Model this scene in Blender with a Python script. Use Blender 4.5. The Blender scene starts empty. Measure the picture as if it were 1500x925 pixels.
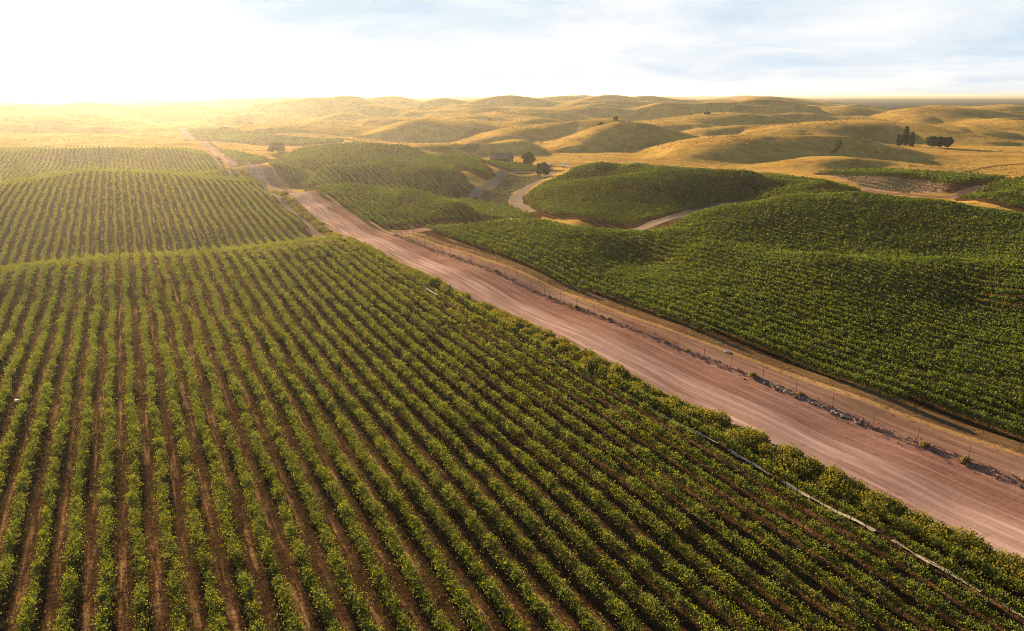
import bpy, bmesh, math, random
import numpy as np
from math import radians, sin, cos, pi

random.seed(7)
rng = np.random.default_rng(11)
scene = bpy.context.scene
COL = scene.collection

# ------------------------------------------------------------------ camera, sky, sun, exposure
HAZE_DENSITY = 0.72e-4
CAM_H = 42.0
FOC = 1155.0                      # focal length in photograph pixels (1500 wide)
HORIZON = 139.0
PITCH = math.atan((462.5 - HORIZON) / FOC)
cam_data = bpy.data.cameras.new('camera')
cam_data.sensor_width = 36.0
cam_data.lens = 36.0 * FOC / 1500.0
cam_data.clip_start = 0.5
cam_data.clip_end = 60000.0
cam = bpy.data.objects.new('camera', cam_data)
cam.location = (0, 0, CAM_H)
cam.rotation_euler = (radians(90) - PITCH, 0, 0)
COL.objects.link(cam)
scene.camera = cam

SUN_AZ = radians(26.5)            # to the left of the view direction (+Y)
SUN_EL = radians(11.0)
world = bpy.data.worlds.new('World')
scene.world = world
world.use_nodes = True
nt = world.node_tree
nt.nodes.clear()
def wn(kind, **kw):
    n = nt.nodes.new(kind)
    for k, v in kw.items():
        setattr(n, k, v)
    return n
def wl(a, b):
    nt.links.new(a, b)
w_out = wn('ShaderNodeOutputWorld')
w_bg = wn('ShaderNodeBackground')
w_bg.inputs['Strength'].default_value = 0.051
w_sky = wn('ShaderNodeTexSky', sky_type='NISHITA', sun_disc=False)
w_sky.sun_elevation = SUN_EL
w_sky.sun_rotation = -SUN_AZ
w_sky.altitude = 100
w_sky.air_density = 1.0
w_sky.dust_density = 0.35
w_sky.ozone_density = 2.0
# thin cloud sheet: the view direction is projected on a flat layer overhead
w_tc = wn('ShaderNodeTexCoord')
w_sep = wn('ShaderNodeSeparateXYZ')
wl(w_tc.outputs['Generated'], w_sep.inputs[0])
w_z = wn('ShaderNodeMath', operation='MAXIMUM'); w_z.inputs[1].default_value = 0.0
wl(w_sep.outputs['Z'], w_z.inputs[0])
w_z2 = wn('ShaderNodeMath', operation='ADD'); w_z2.inputs[1].default_value = 0.11
wl(w_z.outputs[0], w_z2.inputs[0])
w_dx = wn('ShaderNodeMath', operation='DIVIDE'); w_dy = wn('ShaderNodeMath', operation='DIVIDE')
wl(w_sep.outputs['X'], w_dx.inputs[0]); wl(w_z2.outputs[0], w_dx.inputs[1])
wl(w_sep.outputs['Y'], w_dy.inputs[0]); wl(w_z2.outputs[0], w_dy.inputs[1])
w_com = wn('ShaderNodeCombineXYZ')
wl(w_dx.outputs[0], w_com.inputs['X']); wl(w_dy.outputs[0], w_com.inputs['Y'])
w_map = wn('ShaderNodeMapping')
w_map.inputs['Scale'].default_value = (0.75, 0.62, 1.0)
w_map.inputs['Location'].default_value = (3.1, 0.6, 0.0)
wl(w_com.outputs[0], w_map.inputs['Vector'])
w_noise = wn('ShaderNodeTexNoise')
w_noise.inputs['Scale'].default_value = 1.0
w_noise.inputs['Detail'].default_value = 7.0
w_noise.inputs['Roughness'].default_value = 0.60
w_noise.inputs['Distortion'].default_value = 0.3
wl(w_map.outputs[0], w_noise.inputs['Vector'])
w_ramp = wn('ShaderNodeValToRGB')
w_ramp.color_ramp.elements[0].position = 0.33
w_ramp.color_ramp.elements[0].color = (0, 0, 0, 1)
w_ramp.color_ramp.elements[1].position = 0.60
w_ramp.color_ramp.elements[1].color = (0.95, 0.95, 0.95, 1)
wl(w_noise.outputs['Fac'], w_ramp.inputs['Fac'])
w_low = wn('ShaderNodeMapRange', interpolation_type='SMOOTHSTEP')   # the cloud bank stands low, the sky overhead is clear
w_low.inputs['From Min'].default_value = 0.10
w_low.inputs['From Max'].default_value = 0.24
w_low.inputs['To Min'].default_value = 1.0
w_low.inputs['To Max'].default_value = 0.0
wl(w_sep.outputs['Z'], w_low.inputs['Value'])
w_cm = wn('ShaderNodeMath', operation='MULTIPLY')
wl(w_ramp.outputs['Color'], w_cm.inputs[0]); wl(w_low.outputs['Result'], w_cm.inputs[1])
w_add = wn('ShaderNodeMix', data_type='RGBA', blend_type='MIX')   # pale low veil in front of the clear air
w_add.clamp_result = False
w_add.inputs[7].default_value = (4.25, 5.25, 6.15, 1)
wl(w_sky.outputs['Color'], w_add.inputs[6])
w_f = wn('ShaderNodeMath', operation='MULTIPLY'); w_f.inputs[1].default_value = 0.990
wl(w_low.outputs['Result'], w_f.inputs[0]); wl(w_f.outputs[0], w_add.inputs['Factor'])
w_mix = wn('ShaderNodeMix', data_type='RGBA')
wl(w_cm.outputs[0], w_mix.inputs['Factor'])
wl(w_add.outputs[2], w_mix.inputs[6])
w_mix.inputs[7].default_value = (6.8, 6.8, 6.8, 1)
wl(w_mix.outputs[2], w_bg.inputs['Color'])
wl(w_bg.outputs[0], w_out.inputs['Surface'])

sun_data = bpy.data.lights.new('sun', 'SUN')
sun_data.energy = 5.0
sun_data.angle = radians(0.5)
sun_data.color = (1.0, 0.78, 0.48)
sun = bpy.data.objects.new('sun', sun_data)
sun.location = (-400, 960, 300)
sun.rotation_euler = (radians(90) - SUN_EL, 0, pi + SUN_AZ)
COL.objects.link(sun)

scene.view_settings.view_transform = 'Standard'
scene.view_settings.look = 'None'
scene.view_settings.gamma = 1.0
scene.view_settings.use_curve_mapping = False
scene.view_settings.exposure = 1.55
scene.render.engine = 'CYCLES'
cy = scene.cycles
cy.max_bounces = 6
cy.diffuse_bounces = 2
cy.glossy_bounces = 1
cy.transmission_bounces = 3
cy.transparent_max_bounces = 4
cy.volume_bounces = 0
cy.caustics_reflective = False
cy.caustics_refractive = False
cy.sample_clamp_indirect = 6.0
try:
    cy.use_denoising = True
    cy.filter_width = 1.0
    cy.denoiser = 'OPENIMAGEDENOISE'
    cy.denoising_input_passes = 'RGB_ALBEDO_NORMAL'
    cy.denoising_prefilter = 'NONE'
except Exception:
    pass

# ------------------------------------------------------------------ helpers
ROW_AZ = radians(25.7)            # every vine row and the dirt road run this way
RS, RC = sin(ROW_AZ), cos(ROW_AZ)
def uw2xy(u, w):
    u = np.asarray(u, float); w = np.asarray(w, float)
    return -RS * u + RC * w, RC * u + RS * w
def xy2uw(x, y):
    return -RS * x + RC * y, RC * x + RS * y
CP, SP = cos(PITCH), sin(PITCH)
def ray(px, py):
    dx = (px - 750.0) / FOC; dy = (462.5 - py) / FOC
    return np.array([dx, CP + dy * SP, -SP + dy * CP])
def at_h(px, py, h):
    d = ray(px, py); t = (CAM_H - h) / -d[2]
    return d[0] * t, d[1] * t
def tag(o, label=None, cat=None, group=None, kind=None):
    if label: o['label'] = label
    if cat: o['category'] = cat
    if group: o['group'] = group
    if kind: o['kind'] = kind
    return o
def empty(name, loc, rz=0.0):
    o = bpy.data.objects.new(name, None)
    o.empty_display_size = 0.3
    o.location = loc; o.rotation_euler = (0, 0, rz)
    COL.objects.link(o)
    return o
def mesh_obj(name, verts, faces, mat, parent=None, smooth=False):
    me = bpy.data.meshes.new(name)
    me.from_pydata([tuple(v) for v in verts], [], faces)
    me.update()
    if smooth:
        me.polygons.foreach_set('use_smooth', [True] * len(me.polygons))
    me.materials.append(mat)
    o = bpy.data.objects.new(name, me)
    COL.objects.link(o)
    if parent is not None: o.parent = parent
    return o
def quads_obj(name, V, mat, parent=None, smooth=False):
    """V: (n,4,3) array of separate quads -> one mesh object"""
    n = len(V)
    me = bpy.data.meshes.new(name)
    me.vertices.add(n * 4); me.loops.add(n * 4); me.polygons.add(n)
    me.vertices.foreach_set('co', np.ascontiguousarray(V, dtype=np.float32).ravel())
    me.loops.foreach_set('vertex_index', np.arange(n * 4, dtype=np.int32))
    me.polygons.foreach_set('loop_start', np.arange(0, n * 4, 4, dtype=np.int32))
    me.polygons.foreach_set('loop_total', np.full(n, 4, dtype=np.int32))
    me.update(calc_edges=True)
    me.materials.append(mat)
    o = bpy.data.objects.new(name, me)
    COL.objects.link(o)
    if parent is not None: o.parent = parent
    return o
def grid_mesh(name, P, mask, mat, attrs=None, smooth=True):
    """P: (m,n,3) grid; mask: (m-1,n-1) faces to keep"""
    m, n = P.shape[:2]
    idx = np.arange(m * n).reshape(m, n)
    q = np.stack([idx[:-1, :-1], idx[:-1, 1:], idx[1:, 1:], idx[1:, :-1]], -1)[mask]
    used, inv = np.unique(q, return_inverse=True)
    q = inv.reshape(-1, 4)
    me = bpy.data.meshes.new(name)
    nv, nf = len(used), len(q)
    me.vertices.add(nv); me.loops.add(nf * 4); me.polygons.add(nf)
    me.vertices.foreach_set('co', P.reshape(-1, 3)[used].astype(np.float32).ravel())
    me.loops.foreach_set('vertex_index', q.astype(np.int32).ravel())
    me.polygons.foreach_set('loop_start', np.arange(0, nf * 4, 4, dtype=np.int32))
    me.polygons.foreach_set('loop_total', np.full(nf, 4, dtype=np.int32))
    me.polygons.foreach_set('use_smooth', np.full(nf, smooth))
    me.update(calc_edges=True)
    if attrs:
        for k, a in attrs.items():
            at = me.attributes.new(k, 'FLOAT', 'POINT')
            at.data.foreach_set('value', a.reshape(-1)[used].astype(np.float32))
    me.materials.append(mat)
    o = bpy.data.objects.new(name, me)
    COL.objects.link(o)
    return o
class MB:
    """collects boxes, tubes and blobs and links them as one mesh object"""
    def __init__(self): self.v = []; self.f = []
    def box(self, c, s, rz=0.0, taper=1.0):
        b = len(self.v); ca, sa = cos(rz), sin(rz)
        for k, (sx, sy, sz) in enumerate(((-1,-1,-1),(1,-1,-1),(1,1,-1),(-1,1,-1),(-1,-1,1),(1,-1,1),(1,1,1),(-1,1,1))):
            t = taper if sz > 0 else 1.0
            x, y, z = sx*s[0]/2*t, sy*s[1]/2*t, sz*s[2]/2
            self.v.append((c[0]+x*ca-y*sa, c[1]+x*sa+y*ca, c[2]+z))
        for q in ((0,3,2,1),(4,5,6,7),(0,1,5,4),(1,2,6,5),(2,3,7,6),(3,0,4,7)):
            self.f.append(tuple(b+i for i in q))
        return self
    def tube(self, pts, radii, n=6):
        pts = [np.array(p, float) for p in pts]; b = len(self.v)
        if not hasattr(radii, '__len__'): radii = [radii]*len(pts)
        for i, p in enumerate(pts):
            d = pts[min(i+1, len(pts)-1)] - pts[max(i-1, 0)]
            d /= (np.linalg.norm(d) + 1e-9)
            a = np.cross(d, (0.13, 0.97, 0.21)); a /= (np.linalg.norm(a)+1e-9)
            c = np.cross(d, a)
            for k in range(n):
                t = 2*pi*k/n
                self.v.append(tuple(p + radii[i]*(cos(t)*a + sin(t)*c)))
        for i in range(len(pts)-1):
            for k in range(n):
                k2 = (k+1) % n
                self.f.append((b+i*n+k, b+i*n+k2, b+(i+1)*n+k2, b+(i+1)*n+k))
        self.f.append(tuple(b+k for k in reversed(range(n))))
        self.f.append(tuple(b+(len(pts)-1)*n+k for k in range(n)))
        return self
    def build(self, name, mat, parent=None, smooth=False):
        return mesh_obj(name, self.v, self.f, mat, parent, smooth)

# ------------------------------------------------------------------ material helper
def new_mat(name):
    m = bpy.data.materials.new(name); m.use_nodes = True
    t = m.node_tree; t.nodes.clear()
    out = t.nodes.new('ShaderNodeOutputMaterial')
    return m, t, out
def N(t, kind, **kw):
    n = t.nodes.new(kind)
    for k, v in kw.items(): setattr(n, k, v)
    return n
def noise(t, vec, scale, detail=4.0, rough=0.55, dist=0.0):
    n = N(t, 'ShaderNodeTexNoise')
    n.inputs['Scale'].default_value = scale; n.inputs['Detail'].default_value = detail
    n.inputs['Roughness'].default_value = rough; n.inputs['Distortion'].default_value = dist
    if vec is not None: t.links.new(vec, n.inputs['Vector'])
    return n.outputs['Fac']
def ramp(t, fac, stops):
    r = N(t, 'ShaderNodeValToRGB'); e = r.color_ramp.elements
    while len(e) < len(stops): e.new(0.5)
    for el, (p, c) in zip(e, stops):
        el.position = p
        el.color = (c, c, c, 1) if not hasattr(c, '__len__') else (*c, 1)
    t.links.new(fac, r.inputs['Fac'])
    return r.outputs['Color']
def mixc(t, fac, a, b, blend='MIX'):
    m = N(t, 'ShaderNodeMix', data_type='RGBA', blend_type=blend)
    for sock, val in (('Factor', fac), ('A', a), ('B', b)):
        s = [i for i in m.inputs if i.name == sock and i.enabled][0]
        if isinstance(val, bpy.types.NodeSocket): t.links.new(val, s)
        elif hasattr(val, '__len__'): s.default_value = (*val, 1)
        else: s.default_value = val
    return [o for o in m.outputs if o.enabled][0]
def math_n(t, op, a, b=None, c=None, clamp=False):
    m = N(t, 'ShaderNodeMath', operation=op); m.use_clamp = clamp
    for i, v in enumerate((a, b, c)):
        if v is None: continue
        if isinstance(v, bpy.types.NodeSocket): t.links.new(v, m.inputs[i])
        else: m.inputs[i].default_value = v
    return m.outputs[0]
def attr(t, name):
    a = N(t, 'ShaderNodeAttribute', attribute_name=name)
    return a.outputs['Fac']
def rotated_pos(t, sx=1.0, sy=1.0):
    """object position turned so that X runs across the rows (w) and Y along them (u)"""
    g = N(t, 'ShaderNodeNewGeometry')
    mp = N(t, 'ShaderNodeMapping')
    mp.inputs['Rotation'].default_value = (0, 0, -ROW_AZ)
    t.links.new(g.outputs['Position'], mp.inputs['Vector'])
    m2 = N(t, 'ShaderNodeMapping'); m2.inputs['Scale'].default_value = (sx, sy, 1)
    t.links.new(mp.outputs[0], m2.inputs['Vector'])
    return m2.outputs[0]
def pos(t):
    return N(t, 'ShaderNodeNewGeometry').outputs['Position']
def bump(t, h, strength, dist):
    b = N(t, 'ShaderNodeBump'); b.inputs['Strength'].default_value = strength
    b.inputs['Distance'].default_value = dist
    t.links.new(h, b.inputs['Height'])
    return b.outputs['Normal']
def plain(name, col, rough=0.7, spec=0.2, var=0.25, scale=3.0, metal=0.0):
    m, t, out = new_mat(name)
    p = N(t, 'ShaderNodeBsdfPrincipled')
    f = noise(t, pos(t), scale, 5)
    lo = tuple(c * (1 - var) for c in col); hi = tuple(min(1, c * (1 + var)) for c in col)
    t.links.new(ramp(t, f, [(0.3, lo), (0.7, hi)]), p.inputs['Base Color'])
    p.inputs['Roughness'].default_value = rough
    p.inputs['Specular IOR Level'].default_value = spec
    p.inputs['Metallic'].default_value = metal
    t.links.new(p.outputs[0], out.inputs['Surface'])
    return m
# ------------------------------------------------------------------ terrain heights
# control points: picture column, picture row, height of the ground seen there
VP = [
 # foreground field
 *[(x, 1000, 0) for x in (-300, 0, 300, 700, 1100, 1500, 1900)],
 *[(x, 860, 0) for x in (-300, 0, 400, 800, 1200, 1500, 1800)],
 *[(x, 700, 0) for x in (-300, 0, 250, 500, 800, 1100)],
 *[(x, 570, 0) for x in (-300, 0, 200, 400, 600, 800)],
 *[(x, 460, 0) for x in (-300, 0, 200, 400, 600)],
 (-300, 427, 1.4), (-150, 414, 1.4), (0, 401, 1.4), (80, 391, 1.4), (163, 382, 1.4), (300, 373, 1.3), (420, 365, 1.0), (480, 360, .5),
 (560, 385, 0), (700, 450, 0), (900, 555, 0), (1100, 650, .2), (1300, 770, .3),
 # dirt road and shoulder
 (540, 350, -.6), (620, 375, -.3), (760, 440, 0), (1000, 565, 0), (1200, 650, 0), (1400, 735, 0), (1650, 860, 0),
 (650, 368, 0), (800, 425, .5), (1000, 502, .9), (1300, 604, .9), (1500, 688, .9), (1750, 800, .9),
 # hollow behind the first crest
 (-300, 408, -4.8), (-150, 402, -4.8), (0, 391, -4.8), (80, 381, -4.8), (163, 372, -4.8), (300, 364, -4.4), (420, 356, -3.6), (465, 350, -2.4),
 (-300, 372, -2.6), (0, 358, -2.6), (163, 346, -2.2), (300, 340, -1.8), (420, 334, -1.6),
 # second field on the left, two swells
 (-300, 345, 0), (-150, 340, 0), (0, 330, 0), (150, 312, .4), (300, 310, 0), (390, 318, -1), (430, 305, -.5), (455, 322, -1),
 (-300, 280, 2.6), (-150, 277, 3.4), (0, 272, 3.8), (70, 260, 4.3), (130, 251, 4.6), (250, 255, 4.2), (330, 263, 3.2), (384, 269, 2),
 (-300, 264, -3.4), (-100, 266, -3.4), (0, 262, -3.4), (130, 243, -4), (250, 247, -4), (330, 254, -4), (0, 248, -1.5), (130, 235, -1.5), (250, 238, -1.5),
 (-300, 236, 3), (-100, 230, 3), (0, 226, 3.2), (130, 224, 3.2), (250, 223, 3), (290, 226, 1.5),
 (-300, 216, -2), (0, 214, -2), (130, 212, -1), (250, 210, -1),
 (-300, 206, 2), (0, 204, 2.5), (130, 203, 2), (250, 202, 2),
 (-300, 194, 0), (0, 194, 0), (130, 191, 0), (225, 190, 0),
 # road, first crest and the vineyard beside it
 (500, 330, -.4), (470, 305, .8), (428, 285, 2.4), (455, 281, 2.8), (480, 276, 3.4), (540, 276, 3.4), (600, 283, 3), (680, 302, 1.8), (750, 318, .6),
 (400, 275, -3.6), (440, 270, -4.2), (480, 267, -6), (540, 267, -7), (600, 273, -7.4), (680, 292, -7),
 (520, 318, 0), (580, 330, -1), (560, 298, 1.4), (560, 288, .6), (640, 304, 1.3), (640, 294, .4), (700, 312, .9),
 (600, 338, -1.4), (700, 329, -1.6), (790, 325, -1.5),
 # second crest of the road, the big hill of vines
 (385, 260, 0), (350, 244, 4), (385, 243, 4.2), (420, 244, 4.6), (480, 243, 5), (560, 241, 5), (620, 245, 4.4), (660, 252, 3.4), (685, 270, 0),
 (480, 236, 2.4), (560, 233, 2.2), (620, 236, 1.2), (420, 238, 2.4),
 (440, 218, 4.2), (480, 213, 6.6), (530, 211, 7.6), (600, 216, 6.6), (660, 228, 4.8), (700, 239, 3), (740, 248, .6),
 (530, 204, -2), (600, 208, -3), (700, 224, -3), (600, 199, -1), (480, 206, 0),
 (335, 238, 0), (315, 229, -1.2), (300, 221, .5), (285, 208, 3), (275, 206, 3), (272, 199, -1), (268, 192, 1),
 (345, 227, 1), (400, 233, 0), (330, 222, 2), (300, 204, -1), (405, 222, -2), (400, 212, -2), (480, 213, 0),
 (275, 187, 4), (345, 192, 4.4), (400, 199, 4), (440, 202, 3.4), (460, 197, 4.8), (495, 201, 3),
 (345, 183, 0), (440, 189, 0), (200, 180, 0),
 # valley floor by the barn
 (690, 297, -6), (745, 257, -3.4), (720, 280, -5), (760, 300, -5), (790, 264, -4), (805, 252, -3), (740, 240, -2.4), (830, 246, -3), (690, 264, -1), (668, 250, 2),
 (720, 318, -4.6), (775, 312, -4),
 # big field on the right
 (650, 357, 0), (800, 408, 1), (1000, 474, 1.4), (1300, 580, 1.4), (1500, 658, 1.4), (1750, 760, 1.4),
 (620, 340, -.4), (700, 334, 1.2), (790, 330, 1.8), (870, 342, 1.8), (930, 347, 1.4), (985, 345, 1.5),
 (700, 322, -3), (790, 317, -3), (870, 326, -2.2), (930, 332, -2.4),
 (800, 362, 2.4), (850, 380, 1.4), (900, 390, -1.5), (960, 396, -2), (1020, 380, 1.8), (1000, 430, .6), (900, 430, .6),
 (1100, 470, 1.4), (1250, 470, 1.4), (1100, 400, 1.8), (1020, 371, 2), (1200, 379, 3.6), (1380, 386, 3.6), (1300, 430, 1.8),
 (1100, 361, .2), (1200, 369, .4), (1350, 374, .2), (1450, 406, 3.4), (1430, 446, .2), (1500, 475, -.4), (1500, 428, 3.2), (1500, 540, 1), (1700, 600, 1),
 (1040, 330, 2), (1200, 332, 3), (1350, 340, 3), (1500, 350, 4), (1700, 380, 5),
 (1000, 338, 1.2), (1060, 308, 4.4), (1150, 293, 6.4), (1260, 290, 7.4), (1380, 302, 6.8), (1500, 321, 6), (1700, 350, 6),
 (940, 337, -1.6), (1000, 319, -1.8), (1060, 301, -2), (1160, 286, -1.4),
 (1250, 281, -1.4), (1300, 280, -1.4), (1400, 288, -1.4), (1450, 291, -1.4), (1550, 300, -1),
 # round hill of vines at the middle right
 (850, 322, -1.4), (800, 305, -3), (900, 294, .6), (1000, 294, -.6), (1000, 276, 4.4), (1060, 290, 0), (1100, 282, .5), (1150, 278, 3), (770, 285, -3.5),
 (800, 278, 0), (860, 266, 4), (908, 262, 5.8), (950, 257, 6.6),
 (860, 259, 2.4), (900, 253, 4),
 (830, 258, 2.4), (860, 247, 5.4), (885, 242, 7.4), (920, 244, 7.8), (960, 250, 7.4), (1020, 253, 7.2), (1100, 258, 7), (1200, 270, 5), (1260, 283, 3),
 (880, 232, -1), (960, 238, -1), (1100, 246, -1), (1200, 250, -1),
 (1250, 268, 0), (1350, 272, 0), (1300, 260, 2.4), (1400, 267, 2.6), (1460, 270, 2), (1300, 249, 0), (1420, 254, 0),
 (1450, 287, 1.6), (1500, 277, 3.4), (1420, 294, -.6), (1600, 268, 4), (1500, 257, 0), (1700, 262, 0), (1700, 300, 2),
 # plain under the dry hills
 *[(x, 185, 0) for x in (-300, 600, 800, 1000, 1300, 1600, 1900)],
 *[(x, 210, 0) for x in (750, 900, 1050, 1250, 1450, 1700)],
 *[(x, 160, 0) for x in (-300, 0, 300, 600, 900, 1200, 1500, 1900)],
 *[(x, 147, 0) for x in (-300, 100, 450, 800, 1150, 1500, 1900)],
]
def warp(x, y):
    """angle / log-distance space in which the control points are evenly spread"""
    r = np.hypot(x, y + 30.0)
    return np.arctan2(x, y + 30.0) * 3.0, np.log(r) * 2.0
_c = []
for px, py, h in VP:
    x, y = at_h(px, py, h); _c.append((x, y, h))
# ground falling away out of sight just behind the crests
HIDDEN = [
 *[(x, y, 1.4, 1.13) for x, y in ((-300, 427), (-150, 414), (0, 401), (80, 391), (163, 382), (300, 373))],
 (-150, 277, 3.4, 1.12), (0, 272, 3.8, 1.12), (70, 260, 4.3, 1.12), (130, 251, 4.6, 1.12), (250, 255, 4.2, 1.12), (330, 263, 3.2, 1.12),
 (480, 276, 3.4, 1.13), (540, 276, 3.4, 1.13), (600, 283, 3, 1.13), (680, 302, 1.8, 1.1),
 (420, 244, 4.6, 1.09), (480, 243, 5, 1.09), (560, 241, 5, 1.09), (620, 245, 4.4, 1.09),
 (440, 218, 4.2, 1.12), (480, 213, 6.6, 1.12), (530, 211, 7.6, 1.12), (600, 216, 6.6, 1.12), (660, 228, 4.8, 1.12),
 (700, 334, 1.2, 1.12), (790, 330, 1.8, 1.12), (870, 342, 1.8, 1.12), (930, 347, 1.4, 1.08),
 (1060, 308, 4.4, 1.1), (1150, 293, 6.4, 1.12), (1260, 290, 7.4, 1.12), (1380, 302, 6.8, 1.12), (1500, 321, 6, 1.12), (1700, 350, 6, 1.12),
 (885, 242, 7.4, 1.12), (960, 250, 7.4, 1.12), (1020, 253, 7.2, 1.12), (1100, 258, 7, 1.1), (1200, 270, 5, 1.08),
 (860, 266, 4, 1.07), (908, 262, 5.8, 1.07), (1200, 379, 3.6, 1.07), (1380, 386, 3.6, 1.07),
 (428, 285, 2.4, 1.12), (455, 281, 2.8, 1.12), (350, 244, 4, 1.1), (385, 243, 4.2, 1.1), (275, 206, 3, 1.1),
]
for px, py, h, k in HIDDEN:
    x, y = at_h(px, py, h); _c.append((x * k, y * k, CAM_H - (CAM_H - h) * k - 1.3))
# behind and beside the camera
for x, y in ((-80, -40), (0, -40), (80, -40), (-160, 20), (160, 20), (0, -55), (-220, 90), (220, 90)):
    _c.append((x, y, 0.0))
_c = np.array(_c)
_wx, _wy = warp(_c[:, 0], _c[:, 1])
_K = np.hypot(_wx[:, None] - _wx[None], (_wy[:, None] - _wy[None]))
def kern(r): return np.sqrt(r * r + 0.0016)      # multiquadric
_A = kern(_K) + np.eye(len(_c)) * -0.006         # a little smoothing
_W = np.linalg.solve(_A, _c[:, 2])
def base_height(x, y):
    a, b = warp(x.ravel(), y.ravel()); out = np.zeros(a.size)
    for i0 in range(0, a.size, 20000):
        sl = slice(i0, i0 + 20000)
        out[sl] = kern(np.hypot(a[sl, None] - _wx[None], b[sl, None] - _wy[None])) @ _W
    return np.clip(out, -10, 13).reshape(x.shape)

# dry hills: crest polyline in the picture, distance from the camera, half widths in front and behind
RIDGES = [
 ([(905, 243), (950, 231), (1000, 213), (1060, 201), (1110, 196), (1180, 195), (1240, 196), (1300, 207), (1360, 224), (1410, 238)], 570, 120, 120),
 ([(1105, 250), (1150, 236), (1200, 229), (1250, 228), (1310, 235), (1380, 247)], 490, 55, 60),
 ([(1070, 200), (1110, 191), (1160, 181), (1220, 173), (1270, 172), (1330, 178), (1390, 191), (1440, 205), (1470, 213)], 800, 150, 160),
 ([(1330, 200), (1400, 199), (1440, 195), (1500, 187), (1560, 184), (1640, 195)], 860, 110, 130),
 ([(1255, 176), (1290, 167), (1333, 159), (1390, 157), (1440, 161), (1500, 166), (1560, 172)], 1150, 210, 200),
 ([(1395, 164), (1430, 158), (1470, 156), (1530, 158), (1600, 165)], 1600, 220, 240),
 ([(800, 209), (830, 199), (860, 189), (905, 180), (950, 181), (1000, 194), (1050, 208)], 700, 95, 120),
 ([(670, 203), (700, 195), (740, 184), (790, 179), (850, 177), (900, 178)], 830, 130, 150),
 ([(870, 183), (930, 177), (1000, 170), (1063, 168), (1110, 169), (1160, 176), (1200, 184)], 1000, 170, 190),
 ([(1100, 176), (1150, 169), (1200, 161), (1233, 158), (1290, 160), (1350, 168)], 1350, 230, 240),
 ([(1120, 170), (1150, 162), (1187, 153), (1210, 156), (1245, 166)], 1800, 210, 260),
 ([(530, 195), (560, 184), (590, 173), (622, 165), (660, 171), (720, 182), (775, 190)], 900, 130, 170),
 ([(630, 172), (680, 166), (730, 160), (780, 168), (840, 178)], 1150, 190, 210),
 ([(585, 171), (620, 161), (662, 151), (700, 157), (740, 163)], 1400, 200, 260),
 ([(690, 162), (740, 154), (790, 157), (850, 166), (880, 172)], 1600, 240, 280),
 ([(440, 180), (470, 170), (500, 163), (525, 168), (560, 178)], 1150, 150, 200),
 ([(380, 165), (430, 156), (470, 148), (500, 143), (540, 147), (580, 156), (620, 164)], 1550, 300, 330),
 ([(340, 162), (380, 153), (410, 147), (460, 153), (520, 160)], 2100, 380, 400),
 ([(280, 178), (310, 171), (360, 164), (410, 171), (470, 181)], 1150, 190, 220),
 ([(830, 170), (880, 160), (920, 154), (980, 159), (1050, 166)], 1500, 230, 260),
 ([(770, 152), (810, 148), (850, 147), (900, 152)], 2300, 380, 400),
 ([(980, 165), (1040, 157), (1090, 153), (1150, 159)], 1900, 280, 320),
 ([(-260, 190), (-100, 181), (20, 179), (60, 184), (120, 192)], 1000, 150, 170),
 ([(60, 190), (130, 184), (200, 187), (250, 191)], 1050, 130, 150),
 ([(-300, 176), (-150, 170), (0, 174), (110, 182)], 1500, 260, 260),
 ([(590, 213), (680, 203), (760, 204)], 640, 50, 60),
]
_r2 = np.random.default_rng(5)
for _k in range(300):                             # the many low dunes towards the horizon
    D = float(np.exp(_r2.uniform(np.log(1250), np.log(9000))))
    cx = _r2.uniform(-250, 1130)
    top = 139 + max(0.6, 1155 * _r2.uniform(4, 26) / D)
    if cx < 330: top += 3 + 1155 * 4 / D
    wpx = 1155 * _r2.uniform(90, 240) / D
    lo = top + 1155 * _r2.uniform(8, 20) / D
    RIDGES.append(([(cx - wpx, lo), (cx - wpx * .4, top + (lo - top) * .25), (cx, top), (cx + wpx * .5, top + (lo - top) * .3), (cx + wpx, lo)],
                   D, _r2.uniform(.055, .09) * D, _r2.uniform(.06, .10) * D))
for _k in range(130):                              # smaller knolls filling the gaps between the named hills
    D = float(_r2.uniform(820, 1900)); cx = float(_r2.uniform(-260, 1640))
    if (D < 1000 and 560 < cx < 860) or (D < 1250 and 200 < cx < 470): continue
    hh_ = float(_r2.uniform(6, 19)) * (D / 1200) ** .5; top = 139 + 1155 * (CAM_H - hh_) / D
    wpx = 1155 * _r2.uniform(80, 190) / D; lo = 139 + 1155 * CAM_H / D
    RIDGES.append(([(cx - wpx, lo), (cx - wpx * .45, top + (lo - top) * .3), (cx, top), (cx + wpx * .5, top + (lo - top) * .35), (cx + wpx, lo)], D, _r2.uniform(55, 105), _r2.uniform(70, 130)))
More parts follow.
